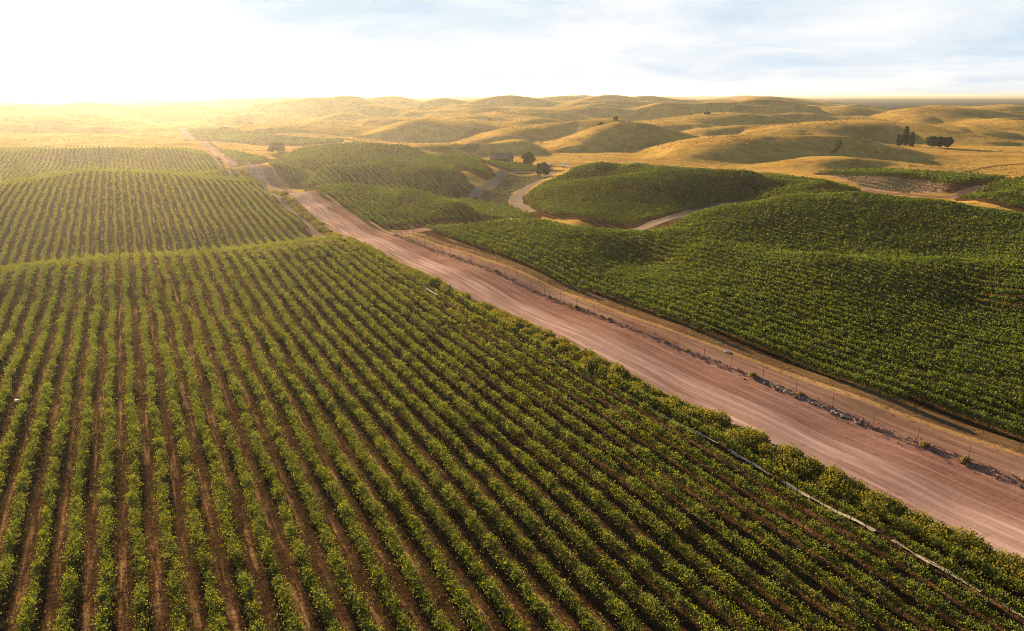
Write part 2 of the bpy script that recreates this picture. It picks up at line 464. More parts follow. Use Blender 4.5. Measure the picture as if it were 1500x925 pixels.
def ridge_heights(x, y):
    acc = np.zeros(x.shape)
    for pts, D, wf, wb in RIDGES:
        wf, wb = wf * .72, wb * .80
        P = []
        for px, py in pts:
            d = ray(px, py); t = D / d[1]
            P.append((d[0] * t, D, max(0.0, CAM_H + d[2] * t)))
        P = np.array(P)
        x0, x1 = P[:, 0].min() - max(wf, wb), P[:, 0].max() + max(wf, wb)
        m = (y > D - wf) & (y < D + wb) & (x > x0) & (x < x1)
        if not m.any(): continue
        xx, yy = x[m], y[m]
        # the crest meanders a little, so that flanks fold instead of forming one straight dyke
        seed = D * 0.37 + P[0, 0] * 0.11
        bend = wf * .34 * np.sin(xx / (wf * .9) + seed) + wf * .14 * np.sin(xx / (wf * .37) + seed * 2)
        hh = np.interp(xx, P[:, 0], P[:, 2])
        # smoothed crest profile
        sm = (P[-1, 0] - P[0, 0]) / (len(P) * 4)
        for q in (-1, -.5, .5, 1): hh = hh + np.interp(xx + q * sm, P[:, 0], P[:, 2])
        hh /= 5
        hh = hh * (1 + .10 * np.sin(xx / (wf * .55) + seed) + .07 * np.sin(xx / (wf * .31) + 2 * seed + yy / (wf * .5)) - .03)
        over = np.maximum(0, np.maximum(P[0, 0] - xx, xx - P[-1, 0]))
        dy = yy - D - bend * np.clip(np.abs(yy - D) / (wf * .5), 0, 1)
        fold = np.abs(np.sin(xx / (wf * .62) + seed + .35 * np.sin(yy / (wf * .5) + seed)))
        fine = np.abs(np.sin(xx / (wf * .27) + 2.3 * seed + .5 * np.sin(yy / (wf * .3))))
        t = np.where(dy < 0, -dy / wf, dy / wb)
        prof = np.clip(1 - t * t, 0, 1) ** 1.2
        prof *= 1 - np.clip(t * 1.6, 0, 1) * (.55 * (1 - fold) ** 1.6 + .22 * (1 - fine) ** 1.6)
        fade = np.clip(1 - over / (wf * .8), 0, 1); fade = fade * fade * (3 - 2 * fade)
        acc[m] += (hh * prof * fade) ** 7
    return acc ** (1 / 7.0)
def wob(x, y):
    return (.16 * np.sin(x / 13.1 + 1.3 * np.sin(y / 19.7)) * np.sin(y / 16.3 + .7) + .10 * np.sin(x / 5.3 + y / 7.9) * np.sin(y / 6.1 - x / 9.7))
NVR, NUC = 900, 700
Y0, YA, YMAX = -58.0, 100.0, 26000.0
KY = math.log((YMAX - Y0) / YA + 1)
def v_of_y(y): return np.log(np.maximum((y - Y0) / YA + 1, 1e-6)) / KY * (NVR - 1)
def y_of_v(v): return Y0 + YA * (np.exp(v / (NVR - 1) * KY) - 1)
def halfw(y): return 140 + .95 * (y - Y0)
_v = np.arange(NVR); _gy = y_of_v(_v)[:, None] * np.ones((1, NUC))
_gx = np.linspace(-1, 1, NUC)[None] * halfw(_gy)
_b = base_height(_gx, _gy)
_far = np.clip((_gy - 1500) / 1500, 0, 1); _b = _b * (1 - _far)
GZ = _b + ridge_heights(_gx, _gy) + wob(_gx, _gy) * np.clip(1.4 - _gy / 900, .3, 1)
def H(x, y):
    """height of the terrain mesh at x, y"""
    x = np.asarray(x, float); y = np.asarray(y, float)
    v = np.clip(v_of_y(y), 0, NVR - 1.001); u = np.clip((x / halfw(y) + 1) / 2 * (NUC - 1), 0, NUC - 1.001)
    i = v.astype(int); j = u.astype(int); a = v - i; b = u - j
    return (GZ[i, j] * (1-a) * (1-b) + GZ[i+1, j] * a * (1-b) + GZ[i, j+1] * (1-a) * b + GZ[i+1, j+1] * a * b)
_T = np.concatenate([np.arange(55, 900, 1.2), np.arange(900, 4000, 5)])
def at(px, py, lift=0.0, near=0.0):
    """where the line of sight through a picture point first meets the ground (beyond `near` metres)"""
    d = ray(px, py); T = _T[_T > near]
    z = CAM_H + d[2] * T - H(d[0] * T, d[1] * T) - lift
    k = np.argmax(z < 0)
    if z[k] >= 0: k = len(T) - 1
    t = T[k]
    if k > 0:
        t0 = T[k-1]; z0, z1 = z[k-1], z[k]; t = t0 + (T[k] - t0) * (z0 / (z0 - z1 + 1e-9)) if z0 > 0 else t
    return d[0] * t, d[1] * t
def in_poly(x, y, poly):
    x = np.asarray(x); y = np.asarray(y); ins = np.zeros(x.shape, bool)
    P = np.asarray(poly); j = len(P) - 1
    for i in range(len(P)):
        xi, yi = P[i]; xj, yj = P[j]
        c = ((yi > y) != (yj > y)) & (x < (xj - xi) * (y - yi) / (yj - yi + 1e-12) + xi)
        ins ^= c; j = i
    return ins
# ------------------------------------------------------------------ fields (outlines on the ground)
def P(*pts): return [at(*p) for p in pts]
def UW(*pts): return [tuple(float(c) for c in uw2xy(*p)) for p in pts]
ROW_GAP, ROW_OFF = 2.7, -5.97
HEADLAND = 238.0
EDGE_L = ([-60, 30, 87, 160, 239, 300, 365, 530, 1200], [72, 70, 66, 62.6, 59, 59.6, 60.4, 58.5, 60])   # left edge of the dirt road
EDGE_R = ([-60, 40, 102, 150, 240, 300, 370, 530, 1200], [89, 84.5, 79.6, 77, 73, 71, 70, 69.6, 67.5])     # right edge
def road_l(u): return np.interp(u, *EDGE_L)
def road_r(u): return np.interp(u, *EDGE_R)
_us = np.linspace(-55, 236, 30)
FIELDS = {}
FIELDS['front'] = UW(*[(u, road_l(u) - 4.0 - .6 * max(0, (120 - u) / 100)) for u in _us], (236, -200), (-55, -200))
FIELDS['back'] = UW((246, -230), (246, 47.5)) + P((446, 341), (428, 315), (411, 303)) + UW((350, 52), (400, 55.5)) + P((343, 264), (333, 254), (318, 240), (296, 224), (270, 219), (200, 219), (100, 219), (0, 219), (-200, 222))
FIELDS['crest'] = P((462, 284), (500, 304), (536, 327), (556, 333), (606, 333), (700, 326), (785, 322)) + [(x * 1.08, y * 1.08) for x, y in P((750, 317), (680, 302), (600, 283), (540, 276), (478, 276))]
FIELDS['hill'] = P((391, 245), (424, 263), (446, 276), (480, 270, 0, 385), (560, 270, 0, 385), (620, 277, 0, 385), (685, 294, 0, 350), (690, 283), (684, 272), (662, 248), (670, 246), (719, 262), (716, 255), (695, 235), (735, 247), (745, 251), (783, 252), (783, 244), (753, 241), (713, 238), (660, 229), (600, 217), (530, 212), (480, 214), (440, 219), (402, 239))
FIELDS['big'] = P((614, 338), (700, 333), (790, 329), (870, 339), (930, 344), (985, 338), (1060, 306), (1150, 292), (1260, 289), (1380, 301), (1500, 320), (1720, 347), (2050, 380), (2050, 905), (1720, 749), (1500, 658), (1300, 586), (1150, 531), (1000, 480), (900, 447), (830, 421), (700, 368), (634, 344))
FIELDS['round'] = P((770, 292), (792, 273), (830, 257), (880, 242.5), (960, 248.5), (1100, 256), (1200, 266), (1262, 281), (1180, 289), (1158, 289), (1060, 299), (1000, 313), (932, 331), (870, 326), (800, 315), (776, 304))
FIELDS['tip'] = P((268, 191), (300, 189), (345, 194), (440, 204), (495, 204), (498, 208), (440, 213), (400, 212), (330, 208), (290, 206))
FIELDS['dip'] = P((318, 222), (345, 223), (398, 235), (380, 239), (346, 239), (331, 232))
FIELDS['bright'] = P((1195, 255), (1300, 251), (1400, 257), (1485, 264), (1440, 268), (1384, 279), (1380, 269), (1350, 263), (1290, 258))
FIELDS['dark'] = P((1405, 293), (1440, 278), (1500, 264), (1720, 262), (1720, 320), (1500, 310))
YOUNG = P((1205, 256), (1290, 259), (1350, 264), (1386, 271), (1380, 281), (1330, 284), (1270, 278))
SCRUB = P((690, 298), (745, 256), (790, 256), (800, 262), (752, 282), (745, 298), (756, 310), (700, 312))

# ------------------------------------------------------------------ ground and hills: one sheet, two covers
_edge_px = [(-400, 216), (0, 217), (270, 217), (300, 220), (400, 237), (480, 213), (530, 210), (600, 215), (700, 236), (760, 242), (830, 247), (885, 240), (960, 246), (1100, 252), (1200, 253), (1300, 249), (1480, 262), (1800, 262)]
_ea = []
for p in _edge_px:
    x, y = at(*p); _ea.append((math.atan2(x, y), math.hypot(x, y)))
_ea.sort()
_ang = np.arctan2(_gx, np.maximum(_gy, 1)); _rad = np.hypot(_gx, _gy)
_lim = np.interp(_ang, [a for a, r in _ea], [r for a, r in _ea])
soil = np.zeros(GZ.shape); scrub = np.zeros(GZ.shape)
for k, poly in FIELDS.items(): soil[in_poly(_gx, _gy, poly)] = 1
_gu, _gw = xy2uw(_gx, _gy)
soil[(_gu < 246) & (_gu > 230) & (_gw < road_l(_gu)) & (_gw > -260)] = .85
scrub[in_poly(_gx, _gy, SCRUB)] = 1
bare = np.zeros(GZ.shape); bare[in_poly(_gx, _gy, YOUNG)] = 1
def soften(a):
    b = a.copy()
    b[1:-1, 1:-1] = (a[1:-1, 1:-1] * 2 + a[:-2, 1:-1] + a[2:, 1:-1] + a[1:-1, :-2] + a[1:-1, 2:]) / 6
    return b
def grow(a, n):
    for _ in range(n):
        b = a.copy()
        b[1:-1, 1:-1] = np.maximum.reduce([a[1:-1, 1:-1], a[:-2, 1:-1], a[2:, 1:-1], a[1:-1, :-2], a[1:-1, 2:]]); a = b
    return a
_keep = in_poly(_gx, _gy, P((915, 345), (930, 330), (1000, 311), (1070, 296), (1160, 286), (1262, 279), (1270, 291), (1150, 295), (1060, 309), (985, 340)))
soil[_keep] = 1
soil[in_poly(_gx, _gy, P((470, 280), (540, 278), (600, 285), (685, 303)) + P((690, 290, 0, 350), (620, 274, 0, 385), (540, 266, 0, 385), (450, 272, 0, 385)))] = 1
soil = np.where(scrub > 0, soil, grow(soil, 2))
soil = soften(soil); scrub = soften(scrub)
_t = _gx / np.maximum(_gy, 1)
far = np.clip((_gy - 2150) / 200, 0, 1) * np.clip((9500 - _gy) / 1500, 0, 1) * np.clip((_t - .31) / .05, 0, 1) * np.clip((9 - GZ) / 3.0, 0, 1)
gm, t, out = new_mat('earth_and_dry_grass')
q = rotated_pos(t); p3 = pos(t)
s_a = attr(t, 'soil'); c_a = attr(t, 'scrub'); f_a = attr(t, 'far')
n1 = noise(t, p3, .035, 6, .6); n2 = noise(t, p3, .35, 6, .65); n3 = noise(t, p3, 2.2, 5, .7)
# soil between the rows: brown earth, straw litter with sunlight tinted in, streaked along the rows, a few green weeds
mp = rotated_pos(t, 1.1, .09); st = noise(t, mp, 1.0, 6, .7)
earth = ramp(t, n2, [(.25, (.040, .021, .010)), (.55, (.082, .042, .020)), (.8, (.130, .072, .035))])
litter_sun_tint = ramp(t, st, [(.50, 0), (.66, 1)])
litter_sun_tint = math_n(t, 'MULTIPLY', litter_sun_tint, ramp(t, n3, [(.3, .3), (.6, 1)]))
# worn litter strip down the middle of every alley, brightened as painted sunlight
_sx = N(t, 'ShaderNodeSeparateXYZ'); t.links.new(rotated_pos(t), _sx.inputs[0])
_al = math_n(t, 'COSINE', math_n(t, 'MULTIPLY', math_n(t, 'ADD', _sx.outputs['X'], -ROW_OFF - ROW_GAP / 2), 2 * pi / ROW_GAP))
litter_sun_tint = math_n(t, 'MULTIPLY', litter_sun_tint, ramp(t, _al, [(.45, .10), (.9, 1)]))
earth = mixc(t, litter_sun_tint, earth, (.50, .27, .13))
weeds = math_n(t, 'MULTIPLY', ramp(t, noise(t, p3, .22, 5, .6), [(.56, 0), (.66, .8)]), ramp(t, n3, [(.35, 0), (.6, 1)]))
earth = mixc(t, weeds, earth, (.045, .06, .014))
# dry grass
grass = ramp(t, n2, [(.25, (.38, .180, .042)), (.5, (.70, .395, .098)), (.75, (.80, .55, .18))])
grass = mixc(t, ramp(t, n1, [(.38, 0), (.62, .75)]), grass, (.50, .30, .060))
grass = mixc(t, math_n(t, 'MULTIPLY', ramp(t, n3, [(.52, 0), (.68, 1)]), .45), grass, (.16, .075, .022))
rst = ramp(t, noise(t, p3, .022, 6, .7, .6), [(.50, 0), (.64, .6)])
grass = mixc(t, rst, grass, (.27, .125, .030))
grass = mixc(t, ramp(t, noise(t, p3, .09, 7, .75, .8), [(.52, 0), (.62, .5)]), grass, (.17, .095, .030))
scr = ramp(t, n3, [(.3, (.05, .045, .026)), (.55, (.11, .10, .055)), (.75, (.17, .15, .085))])
farc = ramp(t, n1, [(.3, (.006, .014, .010)), (.7, (.016, .026, .014))])
edge = math_n(t, 'ADD', s_a, math_n(t, 'MULTIPLY', math_n(t, 'SUBTRACT', n2, .5), .6))
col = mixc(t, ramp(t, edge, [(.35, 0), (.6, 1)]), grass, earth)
col = mixc(t, ramp(t, math_n(t, 'ADD', c_a, math_n(t, 'MULTIPLY', math_n(t, 'SUBTRACT', n2, .5), .8)), [(.35, 0), (.6, 1)]), col, scr)
col = mixc(t, f_a, col, farc)
col = mixc(t, attr(t, 'bare'), col, ramp(t, n2, [(.3, (.36, .21, .13)), (.7, (.52, .33, .22))]))
pr = N(t, 'ShaderNodeBsdfPrincipled')
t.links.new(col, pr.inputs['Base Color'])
pr.inputs['Roughness'].default_value = 1.0; pr.inputs['Specular IOR Level'].default_value = 0.0
hsum = math_n(t, 'ADD', math_n(t, 'MULTIPLY', n3, .40), n2)
t.links.new(bump(t, hsum, 1.0, 1.0), pr.inputs['Normal'])
t.links.new(pr.outputs[0], out.inputs['Surface'])
M_EARTH = gm
_P = np.stack([_gx, _gy, GZ], -1)
_hill = (_rad > _lim)
_hm = _hill[:-1, :-1]
AT = {'bare': soften(bare), 'soil': soil, 'scrub': scrub, 'far': far}
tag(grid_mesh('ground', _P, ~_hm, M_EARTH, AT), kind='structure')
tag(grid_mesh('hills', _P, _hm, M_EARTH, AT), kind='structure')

# ------------------------------------------------------------------ dirt road, tracks, paths
def dirt(name, c0, c1, c2, streak, wheels=None):
    m, t, out = new_mat(name)
    q = rotated_pos(t, 1.0, .035)
    a = noise(t, q, 1.1, 6, .6, .2); b = noise(t, pos(t), 1.8, 6, .7); c = noise(t, pos(t), .07, 4, .5)
    f = math_n(t, 'ADD', math_n(t, 'MULTIPLY', a, streak), math_n(t, 'MULTIPLY', b, 1 - streak))
    f = math_n(t, 'ADD', f, math_n(t, 'MULTIPLY', math_n(t, 'SUBTRACT', c, .5), .45))
    k = ramp(t, f, [(.33, c0), (.5, c1), (.68, c2)])
    if wheels:                                       # packed pale wheel lines between softer strips
        la = math_n(t, 'ADD', attr(t, 'lat'), math_n(t, 'MULTIPLY', math_n(t, 'SUBTRACT', c, .5), .10))
        stops = [(0, .5)]
        for q in wheels: stops += [(q - .055, .38), (q, 1.0), (q + .055, .38)]
        wl2 = ramp(t, la, stops + [(1, .45)])
        wl2 = math_n(t, 'MULTIPLY', wl2, ramp(t, a, [(.3, .55), (.65, 1.15)]))
        k = mixc(t, wl2, mixc(t, 1.0, k, (.72, .66, .62), 'MULTIPLY'), mixc(t, 1.0, k, (1.18, 1.17, 1.15), 'MULTIPLY'))
        k = mixc(t, ramp(t, noise(t, pos(t), .33, 6, .75, .5), [(.60, 0), (.70, .55)]), k, tuple(q * .55 for q in c0))
    p = N(t, 'ShaderNodeBsdfPrincipled')
    t.links.new(k, p.inputs['Base Color'])
    p.inputs['Roughness'].default_value = 1.0; p.inputs['Specular IOR Level'].default_value = 0.0
    t.links.new(bump(t, math_n(t, 'ADD', a, math_n(t, 'MULTIPLY', b, .5)), .5, .12), p.inputs['Normal'])
    t.links.new(p.outputs[0], out.inputs['Surface'])
    return m
M_ROAD = dirt('packed_pink_dirt', (.35, .195, .150), (.50, .310, .250), (.62, .41, .335), .7, (.18, .34, .58, .76))
M_VERGE = dirt('red_graded_dirt', (.23, .110, .078), (.35, .185, .135), (.45, .26, .19), .55, (.30, .62))
M_TRACK = dirt('grey_track_dirt', (.22, .118, .080), (.34, .195, .132), (.44, .275, .195), .7, (.30, .68))
M_PATH = dirt('pale_path_dirt', (.20, .135, .095), (.28, .20, .142), (.36, .27, .195), .4)
M_STRAW = dirt('straw_grass', (.30, .150, .060), (.46, .255, .105), (.58, .36, .165), .35)
M_LITTER = dirt('brown_stubble', (.12, .065, .032), (.20, .11, .052), (.30, .18, .08), .4)
def ribbon_uw(name, us, wl_, wr_, mat, lift, cross=10, prof=None):
    us = np.asarray(us, float); f = np.linspace(0, 1, cross + 1)
    W = wl_[:, None] * (1 - f) + wr_[:, None] * f
    U = us[:, None] + 0 * W
    x, y = uw2xy(U, W); z = H(x, y) + lift
    if prof is not None: z = z + prof(U, f[None] + 0 * W)
    o = grid_mesh(name, np.stack([x, y, z], -1), np.ones((len(us) - 1, cross), bool), mat, {'lat': f[None] + 0 * W})
    return tag(o, kind='structure')
def ribbon_xy(name, pts, width, mat, lift, step=2.5, cross=6):
    pts = np.array(pts, float)
    for _ in range(2):                               # round the corners
        a = pts[:-1] * .75 + pts[1:] * .25; b = pts[:-1] * .25 + pts[1:] * .75
        pts = np.concatenate([pts[:1], np.stack([a, b], 1).reshape(-1, 2), pts[-1:]])
    s = np.concatenate([[0], np.cumsum(np.hypot(*np.diff(pts, axis=0).T))])
    q = np.arange(0, s[-1], step)
    c = np.stack([np.interp(q, s, pts[:, 0]), np.interp(q, s, pts[:, 1])], 1)
    d = np.gradient(c, axis=0); d /= np.linalg.norm(d, axis=1)[:, None] + 1e-9
    nrm = np.stack([-d[:, 1], d[:, 0]], 1)
    wv = width * (1 + .12 * np.sin(q / 7.3) + .08 * np.sin(q / 2.9 + 1))
    f = np.linspace(-.5, .5, cross + 1)
    x = c[:, 0:1] + nrm[:, 0:1] * f * wv[:, None]; y = c[:, 1:2] + nrm[:, 1:2] * f * wv[:, None]
    o = grid_mesh(name, np.stack([x, y, H(x, y) + lift], -1), np.ones((len(q) - 1, cross), bool), mat)
    return tag(o, kind='structure')
us = np.concatenate([np.arange(-55, 300, 1.2), np.arange(300, 1180, 2.5)])
def edge_wob(u, s): return .25 * np.sin(u / 9.1 + s) + .18 * np.sin(u / 3.3 + 2 * s)
rl, rr = road_l(us), road_r(us)
split = rr - (rr - rl) * .42 + edge_wob(us, 2)
ribbon_uw('road', us, rl - .8, split, M_ROAD, .10, 10)
ribbon_uw('road_shoulder', us, split, rr + .3 + edge_wob(us, 1), M_VERGE, .10, 8, lambda U, f: .06 * np.sin(U * 1.7 + f * 9) * f)
u2 = us[us < 236]
def track_l(u): return road_r(u) + 1.3
def track_r(u): return np.interp(u, [-60, 52, 111, 160, 236], [95.6, 90.0, 84.4, 81.8, 77.2])
def berm(U, f): return .55 * np.sin(pi * np.clip(f, 0, 1)) ** 1.5 * .40 * (1 + .45 * np.sin(U * 1.9) * np.sin(U * .61 + 1)) + .12 * np.sin(U * 5.1 + f * 7) * np.sin(pi * f)
ribbon_uw('earth_berm', u2, road_r(u2) - .2, track_l(u2) + .5, M_VERGE, .11, 8, berm)
ribbon_uw('track', u2, track_l(u2) + .3, track_r(u2) - .4 + edge_wob(u2, 3) * .6, M_TRACK, .13, 8)
ribbon_uw('straw_verge', u2, track_r(u2) - .4 + edge_wob(u2, 3) * .6, track_r(u2) + .7 + edge_wob(u2, 5) * .5, M_STRAW, .13, 4, lambda U, f: .12 * np.sin(U * 3.1 + f * 5) * np.sin(pi * f))
ribbon_uw('stubble_strip', u2, track_r(u2) + .7 + edge_wob(u2, 5) * .5, track_r(u2) + 3.6 + 0 * u2, M_LITTER, .12, 4)
# straw lip between the far road and the vines on its right
u3 = us[(us > 250) & (us < 620)]
ribbon_uw('straw_verge', u3, road_r(u3) + .2, road_r(u3) + 1.6 + edge_wob(u3, 4), M_STRAW, .09, 4)
# headland between the two fields on the left, and the turning on the right
hw = np.arange(-260, 58, 3.0)
def headland(name, w0, w1, u0, u1, mat, lift):
    w = np.arange(w0, w1, 2.0); f = np.linspace(0, 1, 6)
    U = u0 + (u1 - u0) * f[None] + .5 * np.sin(w / 6.0)[:, None]; W_ = w[:, None] + 0 * U
    x, y = uw2xy(U, W_)
    return tag(grid_mesh(name, np.stack([x, y, H(x, y) + lift], -1), np.ones((len(w) - 1, 5), bool), mat), kind='structure')
headland('path', -260, 58, 237, 244, M_PATH, .08)
headland('track', 71, 92, 238, 247, M_TRACK, .12)
# side path along the right edge of the back field
ribbon_xy('path', P((468, 349), (454, 329), (435, 313), (417, 302)) + UW((355, 54.5), (400, 57)) + P((346, 263), (335, 252), (321, 238), (305, 227)), 1.8, M_PATH, .09)
# valley tracks
ribbon_xy('path', P((676, 298), (684, 291), (700, 283), (722, 267), (735, 257), (745, 252), (770, 252), (790, 253)), 5.5, M_PATH, .10)
ribbon_xy('path', P((775, 312), (764, 305), (755, 296), (757, 287), (768, 278), (784, 268), (800, 258), (806, 252), (830, 249)), 6.0, M_PATH, .10)
ribbon_xy('path', P((925, 340), (945, 334), (985, 319), (1035, 305), (1066, 298), (1120, 291)), 6.5, M_PATH, .10)
ribbon_xy('path', P((1262, 279), (1300, 284), (1345, 287), (1400, 290), (1420, 283), (1445, 273)), 7.0, M_VERGE, .12)
# tracks on the dry hills
ribbon_xy('track', P((680, 222), (695, 216), (707, 209)), 9.0, M_LITTER, .12)
ribbon_xy('track', P((682, 202), (690, 197), (702, 190)), 9.0, M_LITTER, .15)
ribbon_xy('track', P((500, 203), (515, 204), (524, 209)), 7.0, M_LITTER, .12)
ribbon_xy('track', P((560, 201), (640, 203), (720, 204), (800, 206), (860, 212)), 4.0, M_STRAW, .12)
for dx in (0, 3.6):
    ribbon_xy('wheel_track', P((1216 + dx, 224), (1226 + dx, 217), (1229 + dx, 210), (1226 + dx, 205)), 1.2, M_LITTER, .10)
ribbon_xy('track', P((1415, 252), (1440, 246), (1470, 242), (1500, 240), (1560, 240)), 3.0, M_LITTER, .12)
# ------------------------------------------------------------------ foliage materials
def leaf_mat(name, dark, mid, light, autumn, aut_lo, aut_hi, trans=.5, tscale=(1.9, 1.75, 1.0)):
    m, t, out = new_mat(name)
    g = N(t, 'ShaderNodeNewGeometry')
    rnd = g.outputs['Random Per Island']
    c = ramp(t, rnd, [(0.0, dark), (.62, mid), (1.0, light)])
    big = noise(t, pos(t), .045, 4, .6); small = noise(t, pos(t), .6, 3, .6)
    f = math_n(t, 'ADD', math_n(t, 'MULTIPLY', big, .6), math_n(t, 'MULTIPLY', small, .4))
    f = math_n(t, 'ADD', f, math_n(t, 'MULTIPLY', math_n(t, 'SUBTRACT', rnd, .5), .22))
    c = mixc(t, ramp(t, f, [(aut_lo, 0), (aut_hi, .85)]), c, autumn)
    tc = mixc(t, 1.0, c, tscale, 'MULTIPLY')
    d = N(t, 'ShaderNodeBsdfDiffuse'); t.links.new(c, d.inputs['Color'])
    tr = N(t, 'ShaderNodeBsdfTranslucent'); t.links.new(tc, tr.inputs['Color'])
    gl = N(t, 'ShaderNodeBsdfGlossy'); gl.inputs['Roughness'].default_value = .6
    gl.inputs['Color'].default_value = (.8, .85, .7, 1)
    mx = N(t, 'ShaderNodeMixShader'); mx.inputs[0].default_value = trans
    t.links.new(d.outputs[0], mx.inputs[1]); t.links.new(tr.outputs[0], mx.inputs[2])
    m2 = N(t, 'ShaderNodeMixShader'); m2.inputs[0].default_value = .035
    t.links.new(mx.outputs[0], m2.inputs[1]); t.links.new(gl.outputs[0], m2.inputs[2])
    t.links.new(m2.outputs[0], out.inputs['Surface'])
    return m
M_VINE = leaf_mat('vine_leaves', (.050, .082, .009), (.142, .165, .013), (.240, .250, .022), (.19, .150, .016), .54, .74, .55, (1.75, 1.6, 1.0))
M_VINE_R = leaf_mat('vine_leaves_dense', (.032, .066, .007), (.094, .132, .012), (.195, .220, .019), (.20, .165, .018), .56, .75, .52, (1.75, 1.6, 1.0))
M_HEDGE = leaf_mat('shrub_leaves', (.055, .068, .007), (.140, .130, .010), (.225, .195, .013), (.20, .12, .012), .55, .75)
M_TREE = leaf_mat('tree_leaves', (.014, .026, .008), (.028, .046, .013), (.055, .075, .020), (.06, .06, .018), .6, .8, .35)
M_TREE_OLIVE = leaf_mat('olive_tree_leaves', (.030, .036, .012), (.055, .060, .020), (.095, .090, .030), (.11, .08, .025), .55, .8, .4)
M_WEED = leaf_mat('weed_leaves', (.040, .045, .022), (.080, .085, .045), (.13, .125, .07), (.14, .11, .06), .5, .7, .3)
M_STRAWTUFT = leaf_mat('straw_tuft', (.20, .13, .04), (.33, .23, .07), (.45, .34, .12), (.35, .24, .06), .5, .7, .45, (1.3, 1.25, 1.0))
M_BARK = plain('vine_bark', (.075, .050, .034), .9, .1, .4, 9)
M_STAKE = plain('rusty_steel_stake', (.085, .055, .042), .75, .3, .4, 12)

def kites(c, s, r, flat=0.0):
    """small leaf faces: centre c (n,3), size s (n,)"""
    n = len(c)
    a = r.normal(size=(n, 3)); a /= np.linalg.norm(a, axis=1)[:, None] + 1e-9
    b = r.normal(size=(n, 3)); b -= (b * a).sum(1)[:, None] * a
    b /= np.linalg.norm(b, axis=1)[:, None] + 1e-9
    L = (s * r.uniform(.8, 1.25, n))[:, None] * .62; W_ = (s * r.uniform(.8, 1.2, n))[:, None] * .50
    nn = np.cross(a, b) * s[:, None] * .16
    return np.stack([c - a * L, c + b * W_ + nn, c + a * L * 1.05, c - b * W_ + nn], 1)
def vnoise(x, seed, per):
    """smooth 1-D noise, 0..1"""
    k = np.random.default_rng(seed).random(4096); q = x / per + 1000; i = np.floor(q).astype(int); f = q - i; f = f * f * (3 - 2 * f)
    return k[i % 4096] * (1 - f) + k[(i + 1) % 4096] * f

def project(x, y, z):
    zc = y * CP - (z - CAM_H) * SP
    yc = y * SP + (z - CAM_H) * CP
    zc = np.maximum(zc, 1e-3)
    return 750 + FOC * x / zc, 462.5 - FOC * yc / zc, zc

# style per field: canopy half width, base and top height, leaf area per metre, size factor
STYLE = {
 'front': (.25, 1.10, 1.80, 6.4), 'back': (.32, .85, 1.75, 6.0), 'crest': (.42, .55, 1.85, 6.2), 'hill': (.40, .55, 1.85, 5.8),
 'big': (.45, .5, 1.9, 7.4), 'round': (.42, .5, 1.85, 6.5), 'tip': (.5, .5, 2.0, 5.0), 'dip': (.5, .5, 2.0, 5.0),
 'bright': (.7, .4, 2.0, 6.0), 'dark': (.7, .4, 2.0, 6.0)}
rows = []
for fname, poly in FIELDS.items():
    pa = np.array(poly); pu, pw = xy2uw(pa[:, 0], pa[:, 1])
    for k in range(int(math.ceil((pw.min() - ROW_OFF) / ROW_GAP)), int((pw.max() - ROW_OFF) / ROW_GAP) + 1):
        w = ROW_OFF + ROW_GAP * k
        u = np.arange(pu.min(), pu.max(), 1.0)
        x, y = uw2xy(u, np.full(u.shape, w))
        ok = in_poly(x, y, poly) & (y > 30)
        z = H(x, np.maximum(y, 1)); px, py, zc = project(x, y, z + 1.5)
        ok &= (px > -330) & (px < 1900) & (py < 1120) & (zc > 30)
        idx = np.flatnonzero(ok)
        if len(idx) == 0: continue
        for run in np.split(idx, np.flatnonzero(np.diff(idx) > 6) + 1):
            if len(run) < 9: continue
            rows.append(dict(field=fname, k=k, w=w, u0=u[run[0]], u1=u[run[-1]], area=float(np.sum((1.0 / zc[run]) ** 2)), px=float(px[run[0]])))
order = sorted(range(len(rows)), key=lambda i: -rows[i]['area'])
single = set(order[:296])
